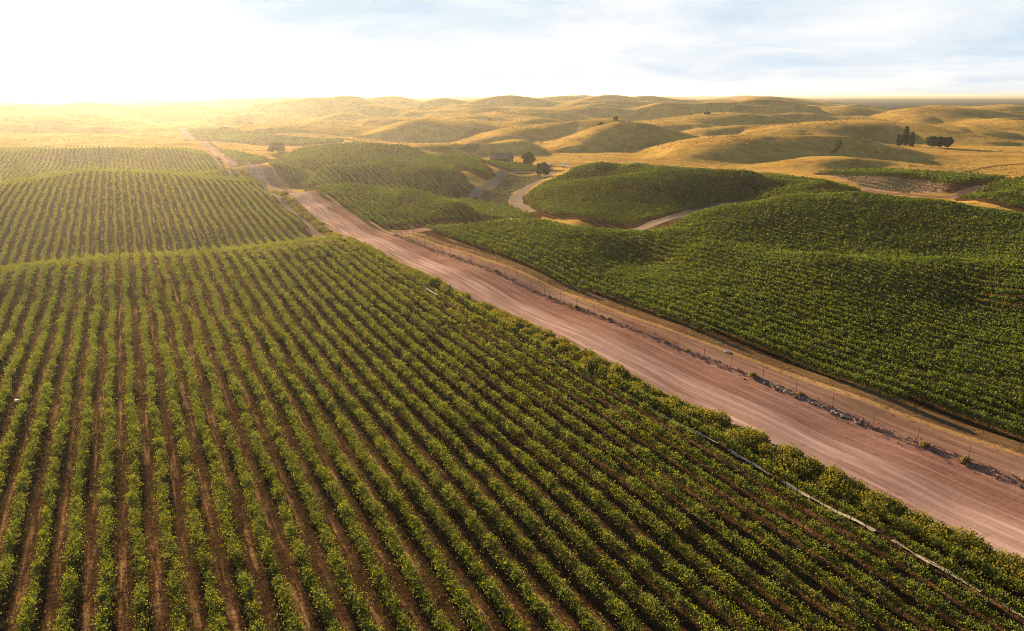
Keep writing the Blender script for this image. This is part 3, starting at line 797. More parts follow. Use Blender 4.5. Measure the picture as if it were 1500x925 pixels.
def row_leaves(row, r, far_mass=False):
    hw_, zb, zt, area = STYLE[row['field']]
    u = np.arange(row['u0'], row['u1'] + 1.0, .5)
    x, y = uw2xy(u, np.full(u.shape, row['w']))
    d = np.sqrt(x * x + y * y + 1500)
    s = np.clip(.00095 * d, .095, .60)
    seed = row['k'] * 7 + len(row['field']) * 131 + 5
    vig = .46 + .55 * vnoise(u, seed, 1.7) + .40 * vnoise(u, seed + 9, .7) + .25 * (vnoise(u, seed + 1, 9.0) - .5)
    if row['field'] != 'front': vig = .72 + .42 * vnoise(u, seed, 1.2) + .2 * (vnoise(u, seed + 1, 9.0) - .5)
    weak = vnoise(u, seed + 2, 3.3) < .10
    vig = np.where(weak, vig * .35, vig)
    n = r.poisson(area / (s * s) * .5 / 5.0 * vig)              # shoots in each half metre
    i = np.repeat(np.arange(len(u)), n)
    if len(i) == 0: return np.zeros((0, 4, 3))
    m = len(i); vi = vig[i]
    sw = hw_ * (1 + .25 * np.sin(u[i] * .31 + seed))
    bu = u[i] + r.uniform(0, .5, m); bw = row['w'] + .16 * np.sin(u[i] / 5.1 + seed) + r.normal(0, .5, m) * sw
    bz = zb + (zt - zb) * r.beta(1.7, 1.5, m) * np.clip(.70 + .38 * vi, .6, 1.15)
    dirv = np.stack([r.normal(0, .5, m), r.normal(0, .75, m), r.uniform(-.2, 1.25, m)], 1)
    L = r.uniform(.12, .58 if row['field'] == 'front' else .38, m) * np.clip(vi, .5, 1.35)
    if row['field'] == 'front':
        L = np.where(r.random(m) < .08, L * 1.6, L); bw = bw + .14 * (vnoise(u[i], seed + 3, 1.1) - .5) * 2
    j = np.repeat(np.arange(m), 5); f = np.tile(np.linspace(.1, 1, 5), m)
    jit = r.normal(0, .07, (len(j), 3))
    uu = bu[j] + dirv[j, 0] * L[j] * f + jit[:, 0]; ww = bw[j] + dirv[j, 1] * L[j] * f + jit[:, 1]
    hz = bz[j] + dirv[j, 2] * L[j] * f - .10 * f * f + jit[:, 2]
    # a few canes trail down the sides
    cx, cy_ = uw2xy(uu, ww)
    cz = H(cx, cy_) + np.where(hz < zb - .2, zb - .2 + .15 * r.random(len(hz)), hz)
    return kites(np.stack([cx, cy_, cz], 1), s[i][j] * r.uniform(.75, 1.2, len(j)), r)

# shared part meshes
tm = MB().tube([(0, 0, -.15), (.02, .01, .35), (-.03, .02, .75), (.01, 0, 1.05)], [.060, .048, .042, .040], 5)
tm.tube([(.01, 0, 1.02), (0, .35, 1.12), (.02, .75, 1.14)], [.03, .024, .016], 4).tube([(.01, 0, 1.02), (.02, -.35, 1.11), (0, -.75, 1.14)], [.03, .024, .016], 4)
trunk_src = tm.build('trunk', M_BARK)
post_src = MB().box((0, 0, .95), (.05, .05, 2.3)).box((0, 0, 2.11), (.07, .03, .04)).build('trellis_post', M_STAKE)
trunk_me, post_me = trunk_src.data, post_src.data
for o_ in (trunk_src, post_src): bpy.data.objects.remove(o_)
ORD = ['', 'first', 'second', 'third', 'fourth', 'fifth', 'sixth', 'seventh', 'eighth', 'ninth', 'tenth', 'eleventh', 'twelfth', 'thirteenth', 'fourteenth', 'fifteenth', 'sixteenth', 'seventeenth', 'eighteenth', 'nineteenth']
TENS = {20: 'twent', 30: 'thirt', 40: 'fort', 50: 'fift', 60: 'sixt', 70: 'sevent', 80: 'eight', 90: 'ninet'}
def ordinal(n):
    if n < 20: return ORD[n]
    a, b = n // 10 * 10, n % 10
    return TENS[a] + 'ieth' if b == 0 else TENS[a] + 'y-' + ORD[b]
front_ks = sorted({rows[i]['k'] for i in single if rows[i]['field'] == 'front'}, reverse=True)
back_ks = sorted({rows[i]['k'] for i in single if rows[i]['field'] == 'back'}, reverse=True)
SHARED = {
 'crest': ('green vine row on the low knoll between dirt road and valley', 'vine rows on the roadside knoll'),
 'hill': ('green vine row on the high vineyard hill left of the barn', 'vine rows on the hill left of the barn'),
 'big': ('dense dark green vine row in the rolling field right of the wire fences', 'vine rows in the large right-hand field'),
 'round': ('dense green vine row on the round hill right of the valley trees', 'vine rows on the round hill'),
 'tip': ('hazy green vine row in the farthest block beside the dirt road', 'vine rows in the farthest block'),
 'dip': ('vine row in the small block beside the road below the dark bush', 'vine rows in the small dip block'),
 'bright': ('bright green vine row behind the bare young vineyard', 'bright vine rows behind the young vines'),
 'dark': ('dark green vine row at the right edge beyond the red track', 'dark vine rows at the right edge')}
def link_part(me, name, parent, loc, rz):
    o = bpy.data.objects.new(name, me); o.location = loc; o.rotation_euler = (0, 0, rz); o.parent = parent
    COL.objects.link(o)
mass = []; n_quads = 0
rr_ = np.random.default_rng(21)
proto_trunk = proto_post = None
for i, row in enumerate(rows):
    V = row_leaves(row, rr_)
    n_quads += len(V)
    if len(V) == 0: continue
    if i not in single:
        mass.append(V); continue
    x0, y0 = (float(c) for c in uw2xy(row['u0'], row['w'])); z0 = float(H(x0, y0))
    mat = M_VINE if row['field'] in ('front', 'back') else M_VINE_R
    if row['field'] == 'front':
        root = empty('vine_row', (x0, y0, z0), ROW_AZ)
        n = front_ks.index(row['k']) + 1
        tag(root, '%s vine row left of the roadside shrub hedge, foreground field' % ordinal(n), 'vine row', 'vine rows in the foreground field')
        Vl = V - np.array([x0, y0, z0]); ca, sa = cos(-ROW_AZ), sin(-ROW_AZ)
        Vr = np.stack([Vl[..., 0] * ca - Vl[..., 1] * sa, Vl[..., 0] * sa + Vl[..., 1] * ca, Vl[..., 2]], -1)
        quads_obj('foliage', Vr, mat, root)
        seed = row['k'] * 3.7
        for q, u in enumerate(np.arange(row['u0'] + 1 + (seed % 1.8), row['u1'], 1.8)):
            x, y = (float(c) for c in uw2xy(u, row['w'])); z = float(H(x, y))
            px, py, zc = project(x, y, z)
            if zc > 135 or row['w'] < -8 or px < -40 or px > 1540 or py > 960: continue
            loc = (float(rr_.normal(0, .04)), float(u - row['u0']), z - z0)
            if q % 4 == 0: link_part(post_me, 'trellis_post', root, (loc[0], loc[1] + .5, loc[2]), 0)
            link_part(trunk_me, 'trunk', root, loc, float(rr_.uniform(-.2, .2) + (pi if rr_.random() < .5 else 0)))
    else:
        o = quads_obj('vine_row', V - np.array([x0, y0, z0]), mat)
        o.location = (x0, y0, z0)
        if row['field'] == 'back':
            n = back_ks.index(row['k']) + 1
            tag(o, '%s vine row from the side path, field behind the foreground crest' % ordinal(n), 'vine row', 'vine rows in the back left field')
        else:
            lab, grp = SHARED[row['field']]
            tag(o, lab, 'vine row', grp)
if mass:
    tag(quads_obj('distant_vineyard', np.concatenate(mass), M_VINE_R), 'far green vineyard blocks covering the hills behind the nearer rows', 'vineyard', None, 'stuff')
print('ROWS', len(rows), 'QUADS', n_quads, {f: sum(1 for i in single if rows[i]['field'] == f) for f in FIELDS})
# ------------------------------------------------------------------ shrub hedge along the road
R5 = np.random.default_rng(77)
def base(px, py, lift=0.0, near=0.0):
    x, y = at(px, py, lift, near); return float(x), float(y), float(H(x, y))
def shrub_mesh(name, w, h, n_shoot, s, r, upright=.8):
    a = r.uniform(0, 2 * pi, n_shoot); rad = np.sqrt(r.random(n_shoot)) * w * .5
    bx, by = rad * np.cos(a), rad * np.sin(a)
    top = h * (1 - .55 * (rad / (w * .5)) ** 2) * r.uniform(.65, 1.12, n_shoot)
    k = 9
    j = np.repeat(np.arange(n_shoot), k); f = np.tile(np.linspace(.12, 1, k), n_shoot)
    out = (1 - upright) * 1.2
    x = bx[j] * (1 + out * f) + r.normal(0, .07, len(j)); y = by[j] * (1 + out * f) + r.normal(0, .07, len(j))
    z = top[j] * f + r.normal(0, .05, len(j))
    return kites(np.stack([x, y, np.maximum(z, .03)], 1), s * r.uniform(.7, 1.25, len(j)), r)
def variants(name, mat, n, w, h, shoots, s, upright=.8):
    ms = []
    for _ in range(n):
        o = quads_obj(name, shrub_mesh(name, w * R5.uniform(.9, 1.15), h * R5.uniform(.85, 1.15), shoots, s, R5, upright), mat)
        ms.append(o.data); bpy.data.objects.remove(o)
    return ms
def place(me, name, x, y, z, rz, sc, label, cat, grp):
    o = bpy.data.objects.new(name, me); o.location = (x, y, z); o.rotation_euler = (0, 0, rz); o.scale = sc
    COL.objects.link(o)
    return tag(o, label, cat, grp)
hs = variants('roadside_shrub', M_HEDGE, 8, 3.0, 1.75, 230, .17)
u = 26.0
while u < 234:
    f = np.clip((234 - u) / 200, 0, 1)
    sc = float(R5.uniform(.78, 1.15) * (.74 + .16 * f))
    for side in ((-1.9, -.1) if f > .45 else (-1.2,)):
        w = float(road_l(u)) + side - .9 + R5.normal(0, .2)
        x, y = (float(c) for c in uw2xy(u + R5.normal(0, .3), w))
        place(hs[R5.integers(8)], 'roadside_shrub', x, y, float(H(x, y)) - .05, float(R5.uniform(0, 6.28)), (sc, sc, sc * float(R5.uniform(.8, 1.2))),
              'olive yellow shrub in the unbroken hedge on the left edge of the dirt road', 'shrub', 'shrubs of the roadside hedge')
    u += float(R5.uniform(1.35, 2.1) * (.75 + .3 * f))
ls = variants('low_bush', M_HEDGE, 5, 2.4, 1.15, 90, .3, .6)
for u in np.concatenate([np.arange(246, 330, 2.0), np.arange(338, 356, 2.4), np.arange(395, 450, 2.6), np.arange(470, 520, 3)]):
    if R5.random() < .12: continue
    w = float(road_l(u)) - 2.6 + R5.normal(0, .5)
    x, y = (float(c) for c in uw2xy(u, w)); sc = float(R5.uniform(.7, 1.25))
    place(ls[R5.integers(5)], 'low_bush', x, y, float(H(x, y)) - .05, float(R5.uniform(0, 6.28)), (sc, sc, sc),
          'low green bush between the side path and the road beyond the first crest', 'bush', 'low bushes beside the far road')

# ------------------------------------------------------------------ trees
def tree(name, px, py, wpx, hpx, label, mat, shape='round', cat='tree', grp=None, lift=0.0, trunk_f=.07, dist=None):
    if dist is None: x, y, z = base(px, py, lift)
    else:
        d = ray(px, py); tt = dist / d[1]; x, y = float(d[0] * tt), float(dist); z = float(H(x, y))
    D = math.hypot(math.hypot(x, y), CAM_H - z); w = wpx * D / FOC; h = hpx * D / FOC
    root = empty(name, (x, y, z - .1)); tag(root, label, cat, grp)
    tz = h * trunk_f; b = MB()
    b.tube([(0, 0, -.3), (.04 * w, .02 * w, tz), (.02 * w, -.03 * w, h * .55), (.03 * w, 0, h * .82)], [.035 * w + .05, .028 * w + .04, .018 * w + .02, .01 * w], 8)
    for k in range(7):
        a = R5.uniform(0, 6.28); z0 = h * R5.uniform(.2, .55); L = w * R5.uniform(.25, .4)
        b.tube([(.02 * w, 0, z0), (cos(a) * L * .55, sin(a) * L * .55, z0 + h * .10), (cos(a) * L, sin(a) * L, z0 + h * .2)], [.014 * w + .02, .010 * w + .01, .005 * w], 5)
    b.build('trunk', M_BARK, root, True)
    s = max(.22, D * .00085)
    nl = 60 if shape == 'round' else 56
    cs = []; 
    for k in range(nl):
        if shape == 'round':
            v = R5.normal(size=3); v /= np.linalg.norm(v); v *= R5.uniform(.45, .95)
            c = np.array([v[0] * w * .40, v[1] * w * .40, tz + (h - tz) * (.5 + .42 * v[2])]); lr = w * R5.uniform(.12, .22)
        elif shape == 'dome':
            v = R5.normal(size=3); v /= np.linalg.norm(v); v *= R5.uniform(.5, .98)
            c = np.array([v[0] * w * .42, v[1] * w * .38, max(.08 * h, h * (.18 + .66 * abs(v[2])))]); lr = w * R5.uniform(.08, .15)
        else:
            zz = R5.random() ** .8; rr = w * .5 * (1 - zz) ** .55 * (.5 + .5 * min(1, zz * 6)); a = R5.uniform(0, 6.28); q = np.sqrt(R5.random())
            c = np.array([cos(a) * rr * q * .8, sin(a) * rr * q * .8, h * (.06 + .92 * zz)]); lr = w * R5.uniform(.18, .30)
        n = int(np.clip(16.0 * (lr / s) ** 2, 40, 320))
        p = R5.normal(size=(n, 3)); p /= np.linalg.norm(p, axis=1)[:, None]; p *= (R5.random(n) ** .4)[:, None] * lr * np.array([1, 1, .8 if shape != 'tall' else 1.3])
        cs.append(c + p)
    c = np.concatenate(cs); c[:, 2] = np.maximum(c[:, 2], .1)
    quads_obj('crown', kites(c, s * R5.uniform(.7, 1.3, len(c)), R5), mat, root)
    return root
tree('valley_tree', 774, 244, 21, 21, 'dark round tree beside the grey barn', M_TREE)
tree('valley_tree', 796, 259, 23, 21, 'round tree at the bend of the pale valley track, nearest the camera', M_TREE)
tree('dark_bush', 406, 224, 29, 16, 'large dark domed bush in dry grass below the farthest vineyard block', M_TREE_OLIVE, 'dome', 'bush', None, 0, .08)
tree('hazy_tree', 351, 193, 11, 9, 'hazy tree behind the farthest vineyard block, left of its neighbour', M_TREE_OLIVE, 'round', 'tree', None, 0, .1, 1010)
tree('hazy_tree', 369, 194, 11, 9, 'hazy rounded tree behind the farthest vineyard block, right of its neighbour', M_TREE_OLIVE, 'dome', 'tree', None, 0, .1, 990)
tree('hill_tree', 902, 180, 7, 9, 'small round tree alone on the crest of the central dry mound', M_TREE, 'round', 'tree', None, 0, .1, 706)
tree('hill_tree', 881, 183, 4, 5, 'tiny tree left of the round tree on the dry mound, right of a pair', M_TREE, 'round', 'tree', None, 0, .1, 706)
tree('hill_tree', 877, 184, 3, 5, 'tiny tree left of the round tree on the dry mound, left of a pair', M_TREE, 'round', 'tree', None, 0, .1, 706)
tree('hill_bush', 1036, 170, 10, 4, 'low dark bush on the far dry ridge right of the central mound', M_TREE, 'dome', 'bush', None, 0, .1, 1005)
TG = 'dark trees between the golden hills'
tree('cypress_tree', 1325, 213, 10, 23, 'tallest dark narrow tree behind the golden hill', M_TREE, 'tall', 'tree', TG, 0, .04, 690)
tree('cypress_tree', 1335, 214, 8, 17, 'narrow dark tree just right of the tallest one behind the golden hill', M_TREE, 'tall', 'tree', TG, 0, .04, 684)
tree('cypress_tree', 1316, 210, 8, 12, 'shorter narrow dark tree left of the tallest one behind the golden hill', M_TREE, 'tall', 'tree', TG, 0, .04, 694)
tree('broad_tree', 1364, 222, 16, 16, 'broad dark tree at the left end of the three-tree clump in the right dry valley', M_TREE, 'round', 'tree', TG, 0, .1, 660)
tree('broad_tree', 1377, 222, 14, 15, 'broad dark tree in the middle of the three-tree clump in the right dry valley', M_TREE, 'round', 'tree', TG, 0, .1, 664)
tree('broad_tree', 1387, 222, 13, 16, 'broad dark tree at the right end of the three-tree clump in the right dry valley', M_TREE, 'round', 'tree', TG, 0, .1, 656)
tree('horizon_tree', 842, 141, 3.4, 2.8, 'tiny dark tree on the horizon left of the long low one', M_TREE, 'round', 'tree', None, 0, .1, 3300)
tree('horizon_tree', 888, 141, 11, 2.6, 'long low clump of trees on the horizon above the central mound', M_TREE, 'dome', 'tree', None, 0, .05, 3400)
tree('horizon_tree', 1100, 144, 2.6, 3.2, 'tiny tree on the hazy horizon near the dark far vineyards', M_TREE, 'tall', 'tree', None, 0, .05, 3600)

# ------------------------------------------------------------------ barn, shed, vehicles
M_ROOF = plain('weathered_grey_roof', (.15, .13, .115), .65, .25, .35, 1.3)
M_WOOD = plain('old_dark_boards', (.085, .06, .045), .85, .1, .45, 2.2)
M_PALE = plain('sun_bleached_boards', (.42, .30, .22), .8, .15, .25, 2.0)
M_WHITE = plain('white_paint', (.78, .78, .76), .35, .5, .05, 2.0)
M_GLASS = plain('dark_window_glass', (.02, .025, .03), .08, .8, .1, 1.0)
M_RUBBER = plain('black_rubber', (.02, .02, .02), .85, .2, .2, 6.0)
M_METAL = plain('dull_grey_metal', (.30, .30, .30), .45, .5, .15, 4.0, .6)
M_BLUE = plain('pale_blue_plastic', (.36, .52, .68), .4, .4, .1, 4.0)
def gable(name, label, loc, rz, L, W, hw2, hr, wall_m, roof_m, cat):
    root = empty(name, loc, rz); tag(root, label, cat)
    v = [(-L/2, -W/2, -.5), (L/2, -W/2, -.5), (L/2, W/2, -.5), (-L/2, W/2, -.5), (-L/2, -W/2, hw2), (L/2, -W/2, hw2), (L/2, W/2, hw2), (-L/2, W/2, hw2), (-L/2, 0, hr), (L/2, 0, hr)]
    mesh_obj('wall', v, [(0, 1, 5, 4), (2, 3, 7, 6), (1, 2, 6, 9, 5), (3, 0, 4, 8, 7)], wall_m, root)
    e, o_, k = .5, .45, .14
    sl = (hr - hw2) / (W / 2)
    r = []
    f = []
    for sgn in (-1, 1):
        b = len(r)
        for x in (-L/2 - e, L/2 + e):
            r += [(x, sgn * (W/2 + o_), hw2 - o_ * sl + .04), (x, 0, hr + .04), (x, 0, hr + .04 + k), (x, sgn * (W/2 + o_), hw2 - o_ * sl + .04 + k)]
        f += [(b, b+1, b+5, b+4), (b+3, b+7, b+6, b+2), (b, b+4, b+7, b+3), (b, b+3, b+2, b+1), (b+4, b+5, b+6, b+7)]
    mesh_obj('roof', r, f, roof_m, root)
    return root
bx_, by_, bz_ = base(738, 241)
bd = math.hypot(bx_, by_); dv = (bx_ / bd, by_ / bd)
bx_, by_ = bx_ + dv[0] * 26, by_ + dv[1] * 26; bz_ = float(H(bx_, by_))
barn = gable('barn', 'old barn with a weathered grey gable roof behind the vine-covered hill', (bx_, by_, bz_), radians(-24), 10.5, 8.5, 3.1, 6.0, M_WOOD, M_ROOF, 'barn')
door = MB().box((5.28, 0, 1.2), (.10, 2.6, 2.4)).build('door', M_ROOF, barn)
MB().box((5.36, .9, 1.2), (.06, .08, .5)).build('handle', M_METAL, door)
for yy in (-2.6, 2.6): MB().box((5.28, yy, 1.9), (.08, .9, .9)).build('window', M_GLASS, barn)
sx, sy = bx_ - 8.6, by_ + 9; shed = gable('shed', 'small pale shed left of the grey barn', (sx, sy, float(H(sx, sy))), radians(15), 4.2, 3.2, 2.5, 3.4, M_PALE, M_PALE, 'shed')
MB().box((.6, -1.63, 1.0), (.9, .06, 2.0)).build('door', M_WOOD, shed)
def wheel(parent, x, y, r, w):
    n = 14; v = []; f = []
    for sy_ in (-w/2, w/2):
        for k in range(n):
            a = 2*pi*k/n; v.append((x + r*cos(a), y + sy_, r + r*sin(a)))
    for k in range(n):
        k2 = (k+1) % n; f.append((k, k2, n+k2, n+k))
    f += [tuple(reversed(range(n))), tuple(range(n, 2*n))]
    o = mesh_obj('wheel', v, f, M_RUBBER, parent)
    s_ = w/2 + .012 if y > 0 else -w/2 - .012
    v2 = [(x + .55*r*cos(2*pi*k/n), y + s_, r + .55*r*sin(2*pi*k/n)) for k in range(n)]
    mesh_obj('rim', v2, [tuple(range(n)) if y < 0 else tuple(reversed(range(n)))], M_METAL, o)
def profile_body(name, prof, W, mat, parent, inset=.0):
    n = len(prof); v = [(x, -W/2, z) for x, z in prof] + [(x, W/2, z) for x, z in prof]
    f = [tuple(range(n)), tuple(reversed(range(n, 2*n)))] + [(k, n+k, n+(k+1) % n, (k+1) % n) for k in range(n)]
    return mesh_obj(name, v, f, mat, parent)
def pickup(label, loc, rz):
    r = empty('pickup_truck', loc, rz); tag(r, label, 'pickup truck')
    profile_body('body', [(-2.6, .45), (2.5, .45), (2.62, .7), (2.55, 1.0), (1.3, 1.12), (-.35, 1.12), (-.35, .8), (-2.5, .8), (-2.5, 1.12), (-2.62, 1.1)], 1.9, M_WHITE, r)
    for yy in (-.9, .9): MB().box((-1.45, yy, .98), (2.15, .08, .34)).build('side_panel', M_WHITE, r)
    c = profile_body('cab', [(-.4, 1.10), (1.35, 1.10), (.75, 1.72), (-.3, 1.74)], 1.72, M_WHITE, r)
    for yy in (-.872, .872): MB().box((.27, yy, 1.42), (.95, .02, .38)).build('window', M_GLASS, c)
    profile_body('windscreen', [(1.27, 1.22), (1.31, 1.22), (.86, 1.66), (.82, 1.66)], 1.5, M_GLASS, c)
    for x in (-1.7, 1.65):
        for y in (-.88, .88): wheel(r, x, y, .38, .24)
    return r
def trailer(label, loc, rz):
    r = empty('flatbed_trailer', loc, rz); tag(r, label, 'trailer')
    MB().box((0, 0, 1.0), (6.6, 2.3, .22)).box((0, 0, .80), (6.0, .5, .18)).build('bed', M_WHITE, r)
    MB().tube([(3.3, 0, .85), (4.6, 0, .62)], [.07, .06], 6).build('drawbar', M_METAL, r)
    MB().box((3.22, 0, 1.7), (.10, 2.2, 1.2)).box((-3.2, 0, 1.35), (.08, 2.2, .5)).build('headboard', M_WHITE, r)
    for x in (-1.6, -.7):
        for y in (-1.0, 1.0): wheel(r, x, y, .42, .26)
    return r
def tank(label, loc, rz):
    r = empty('water_tank', loc, rz); tag(r, label, 'tank')
    MB().tube([(-1.5, 0, .80), (-1.42, 0, .80), (1.42, 0, .80), (1.5, 0, .80)], [.45, .70, .70, .45], 16).build('tank_shell', M_WHITE, r, True)
    MB().box((-.9, 0, .12), (.2, 1.2, .3)).box((.9, 0, .12), (.2, 1.2, .3)).build('cradle', M_METAL, r)
    MB().tube([(0, 0, 1.48), (0, 0, 1.62)], [.22, .2], 10).build('lid', M_METAL, r)
    return r
x, y, z = base(827, 245); trailer('long white flatbed trailer parked in the valley right of the trees', (x, y, z), radians(-8))
tank('white horizontal tank resting on the long flatbed trailer', (x + .4, y, z + 1.12), radians(-8))
x, y, z = base(806, 249); pickup('white pickup truck parked just right of the nearer valley tree', (x, y, z), radians(70))
x, y, z = base(804, 244.5); pickup('white pickup truck farther back, half behind the nearer valley tree', (x, y + 5, float(H(x, y + 5))), radians(10))

# ------------------------------------------------------------------ fences along the road
def fence(name, label, us_, wfun, hpost, rpost, wires):
    pts = []
    for k, u in enumerate(us_):
        x, y = (float(c) for c in uw2xy(u, float(wfun(u)))); pts.append((x, y, float(H(x, y))))
    o0 = pts[0]; root = empty(name, o0); tag(root, label, 'fence')
    me = MB().tube([(0, 0, -.4), (0, 0, hpost * .5), (0, 0, hpost)], [rpost, rpost * .95, rpost * .9], 6).build('post', M_STAKE)
    src = me
    for k, p in enumerate(pts):
        o = src if k == 0 else src.copy()
        if k: COL.objects.link(o)
        o.parent = root; o.location = tuple(a - b for a, b in zip(p, o0))
        o.rotation_euler = (float(R5.normal(0, .045)), float(R5.normal(0, .045)), float(R5.uniform(0, 3)))
    b = MB()
    for hz in wires:
        b.tube([(p[0] - o0[0], p[1] - o0[1], p[2] - o0[2] + hz) for p in pts], .008, 3)
    b.build('wire', M_STAKE, root)
    return root
fence('wire_fence', 'wire fence of thin dark posts along the stony berm right of the main road', np.arange(34, 243, 6.2), lambda u: float(road_r(u)) + .7, 2.2, .036, (.7, 1.2, 1.7, 2.15))
fence('wire_fence', 'lower wire fence of close posts along the edge of the big right-hand vineyard', np.arange(38, 236, 4.4), lambda u: float(track_r(u)) + 1.6, 1.4, .032, (.55, 1.3))
x, y, z = base(564, 334.5); g = empty('gate_post', (x, y, z)); tag(g, 'stout dark gate post with a white cap at the road junction', 'gate post')
MB().tube([(0, 0, -.3), (0, 0, 2.6)], [.12, .11], 8).build('post', M_STAKE, g); MB().tube([(0, 0, 2.602), (0, 0, 2.95)], [.16, .14], 8).build('cap', M_WHITE, g)
for (px, py, lab) in ((603.5, 338, 'short white marker post at the field corner, the farther of two'), (604, 342, 'short white marker post at the field corner, the nearer of two')):
    x, y, z = base(px, py); m_ = empty('marker_post', (x, y, z)); tag(m_, lab, 'marker post')
    MB().box((0, 0, .5), (.12, .12, 1.1)).build('post', M_STAKE, m_); MB().box((0, -.02, 1.0), (.42, .10, .42)).build('plate', M_WHITE, m_)
x, y, z = base(720.5, 317.5); m_ = empty('sensor_pole', (x, y, z)); tag(m_, 'thin pole carrying a small white box in the scrubby valley', 'pole')
MB().tube([(0, 0, -.2), (0, 0, 2.6)], [.05, .04], 6).build('pole', M_METAL, m_); MB().box((0, 0, 2.75), (.55, .4, .55)).box((0, 0, 3.06), (.65, .5, .06)).build('box', M_WHITE, m_)

# ------------------------------------------------------------------ stones, tufts, litter
M_STONE = plain('pale_stone', (.52, .40, .29), .85, .2, .3, 3.0)
M_CLOD = plain('red_clod', (.33, .19, .135), .95, .1, .4, 4.0)
def rock_mesh(name, mat, r):
    bm = bmesh.new(); bmesh.ops.create_icosphere(bm, subdivisions=2, radius=1)
    for v in bm.verts:
        c = v.co; k = .75 + .4 * math.sin(c.x * 3.1 + r.uniform(0, .5) + c.z * 2) * math.cos(c.y * 2.7) * .6 + r.normal(0, .07)
        v.co = (c.x * k * 1.25, c.y * k, c.z * k * .65)
    me = bpy.data.meshes.new(name); bm.to_mesh(me); bm.free(); me.materials.append(mat); return me
stones = [rock_mesh('stone', M_STONE, R5) for _ in range(5)]
u_a = xy2uw(*at(1130, 560))[0]; u_b = xy2uw(*at(1275, 618))[0]
for k in range(95):
    u = float(R5.uniform(min(u_a, u_b), max(u_a, u_b))); w = float(road_r(u)) + float(R5.normal(.25, .38))
    x, y = (float(c) for c in uw2xy(u, w)); s = float(R5.uniform(.10, .27))
    place(stones[k % 5], 'stone', x, y, float(H(x, y)) + .25, float(R5.uniform(0, 6)), (s, s, s * float(R5.uniform(.7, 1.2))),
          'pale stone in the stony stretch of the berm right of the main road', 'stone', 'pale stones on the berm')
clods = []
for k in range(1500):
    u = float(R5.uniform(25, 238)); w = float(road_r(u)) + float(R5.normal(.35, .55)); x, y = (float(c) for c in uw2xy(u, w)); s = float(R5.uniform(.05, .17)); z = float(H(x, y)) + .22 + .18 * math.exp(-((w - float(road_r(u)) - .5) / .5) ** 2)
    q = kites(np.repeat([[x, y, z]], 4, 0) + R5.normal(0, s * .35, (4, 3)), np.full(4, s * 1.6), R5); clods.append(q)
tag(quads_obj('rubble', np.concatenate(clods), M_CLOD), 'reddish clods and rubble scattered along the berm', 'rubble', None, 'stuff')
tufts = variants('straw_tuft', M_STRAWTUFT, 4, .9, .7, 120, .13, .6)
for px, py in ((784, 441), (811, 459), (842, 473), (851, 478), (990, 521), (947, 509), (700, 404), (655, 378), (730, 415), (1180, 580), (1095, 556), (1420, 676), (1360, 654)):
    u, w = xy2uw(*at(px, py)); w = float(road_r(u)) + .4
    x, y = (float(c) for c in uw2xy(float(u), w)); s = float(R5.uniform(.4, .95))
    place(tufts[R5.integers(4)], 'straw_tuft', x, y, float(H(x, y)) + .3, float(R5.uniform(0, 6)), (s, s, s), 'yellowish dry tuft growing on the berm beside the wire fence', 'tuft', 'dry tufts on the berm')
x, y, z = base(1065, 517); o = bpy.data.objects.new('white_stone', stones[0].copy()); o.data.materials.clear(); o.data.materials.append(M_WHITE)
o.location = (x, y, z + .25); o.scale = (.55, .3, .3); COL.objects.link(o); tag(o, 'small bright white stone on the straw verge beside the upper track', 'stone')
# pale drip-line mulch strip in the alley next to the hedge
p0 = xy2uw(*at(1040, 646)); p1 = xy2uw(*at(1470, 888)); p2 = xy2uw(*at(627, 425))
uu_ = np.arange(min(p0[0], p1[0]) - 10, p2[0] + 12, 1.0)
ww_ = np.interp(uu_, sorted([float(p1[0]), float(p0[0]), float(p2[0])]), [float(p1[1]), float(p0[1]), float(p2[1])])
sv = .24 * (1 + .45 * np.sin(uu_ * .9) * np.sin(uu_ * .23 + 1) + .25 * np.sin(uu_ * 2.3))
ww_ = ww_ + .10 * np.sin(uu_ * .19) + .06 * np.sin(uu_ * .53 + 1)
f = np.linspace(-1, 1, 5); W_ = ww_[:, None] + f * sv[:, None]; x, y = uw2xy(uu_[:, None] + 0 * W_, W_)
M_SHEET = plain('dusty_white_sheet', (.54, .45, .31), .7, .2, .22, 1.5)
_S = np.stack([x, y, H(x, y) + .16 + .05 * np.sin(uu_ * 1.3)[:, None]], -1)
_brk = []; _q = float(uu_[0]) + 2
while _q < p0[0] + 2:
    _n = float(R5.uniform(6, 14)); _brk.append((_q, _q + _n)); _q += _n + float(R5.uniform(.8, 2.2))
for k_, (q0, q1) in enumerate(_brk + [(p2[0] - 20, p2[0] - 12), (p2[0] - 8, p2[0] + 2)]):
    keep_ = (uu_[:-1] >= q0) & (uu_[:-1] < q1)
    if keep_.sum() < 2: continue
    tag(grid_mesh('ground_sheet', _S, np.repeat(keep_[:, None], 4, 1), M_SHEET), 'dusty white sheet remnant lying on the ground in the alley beside the roadside shrub hedge', 'ground sheet', 'white sheet remnants in the alley')
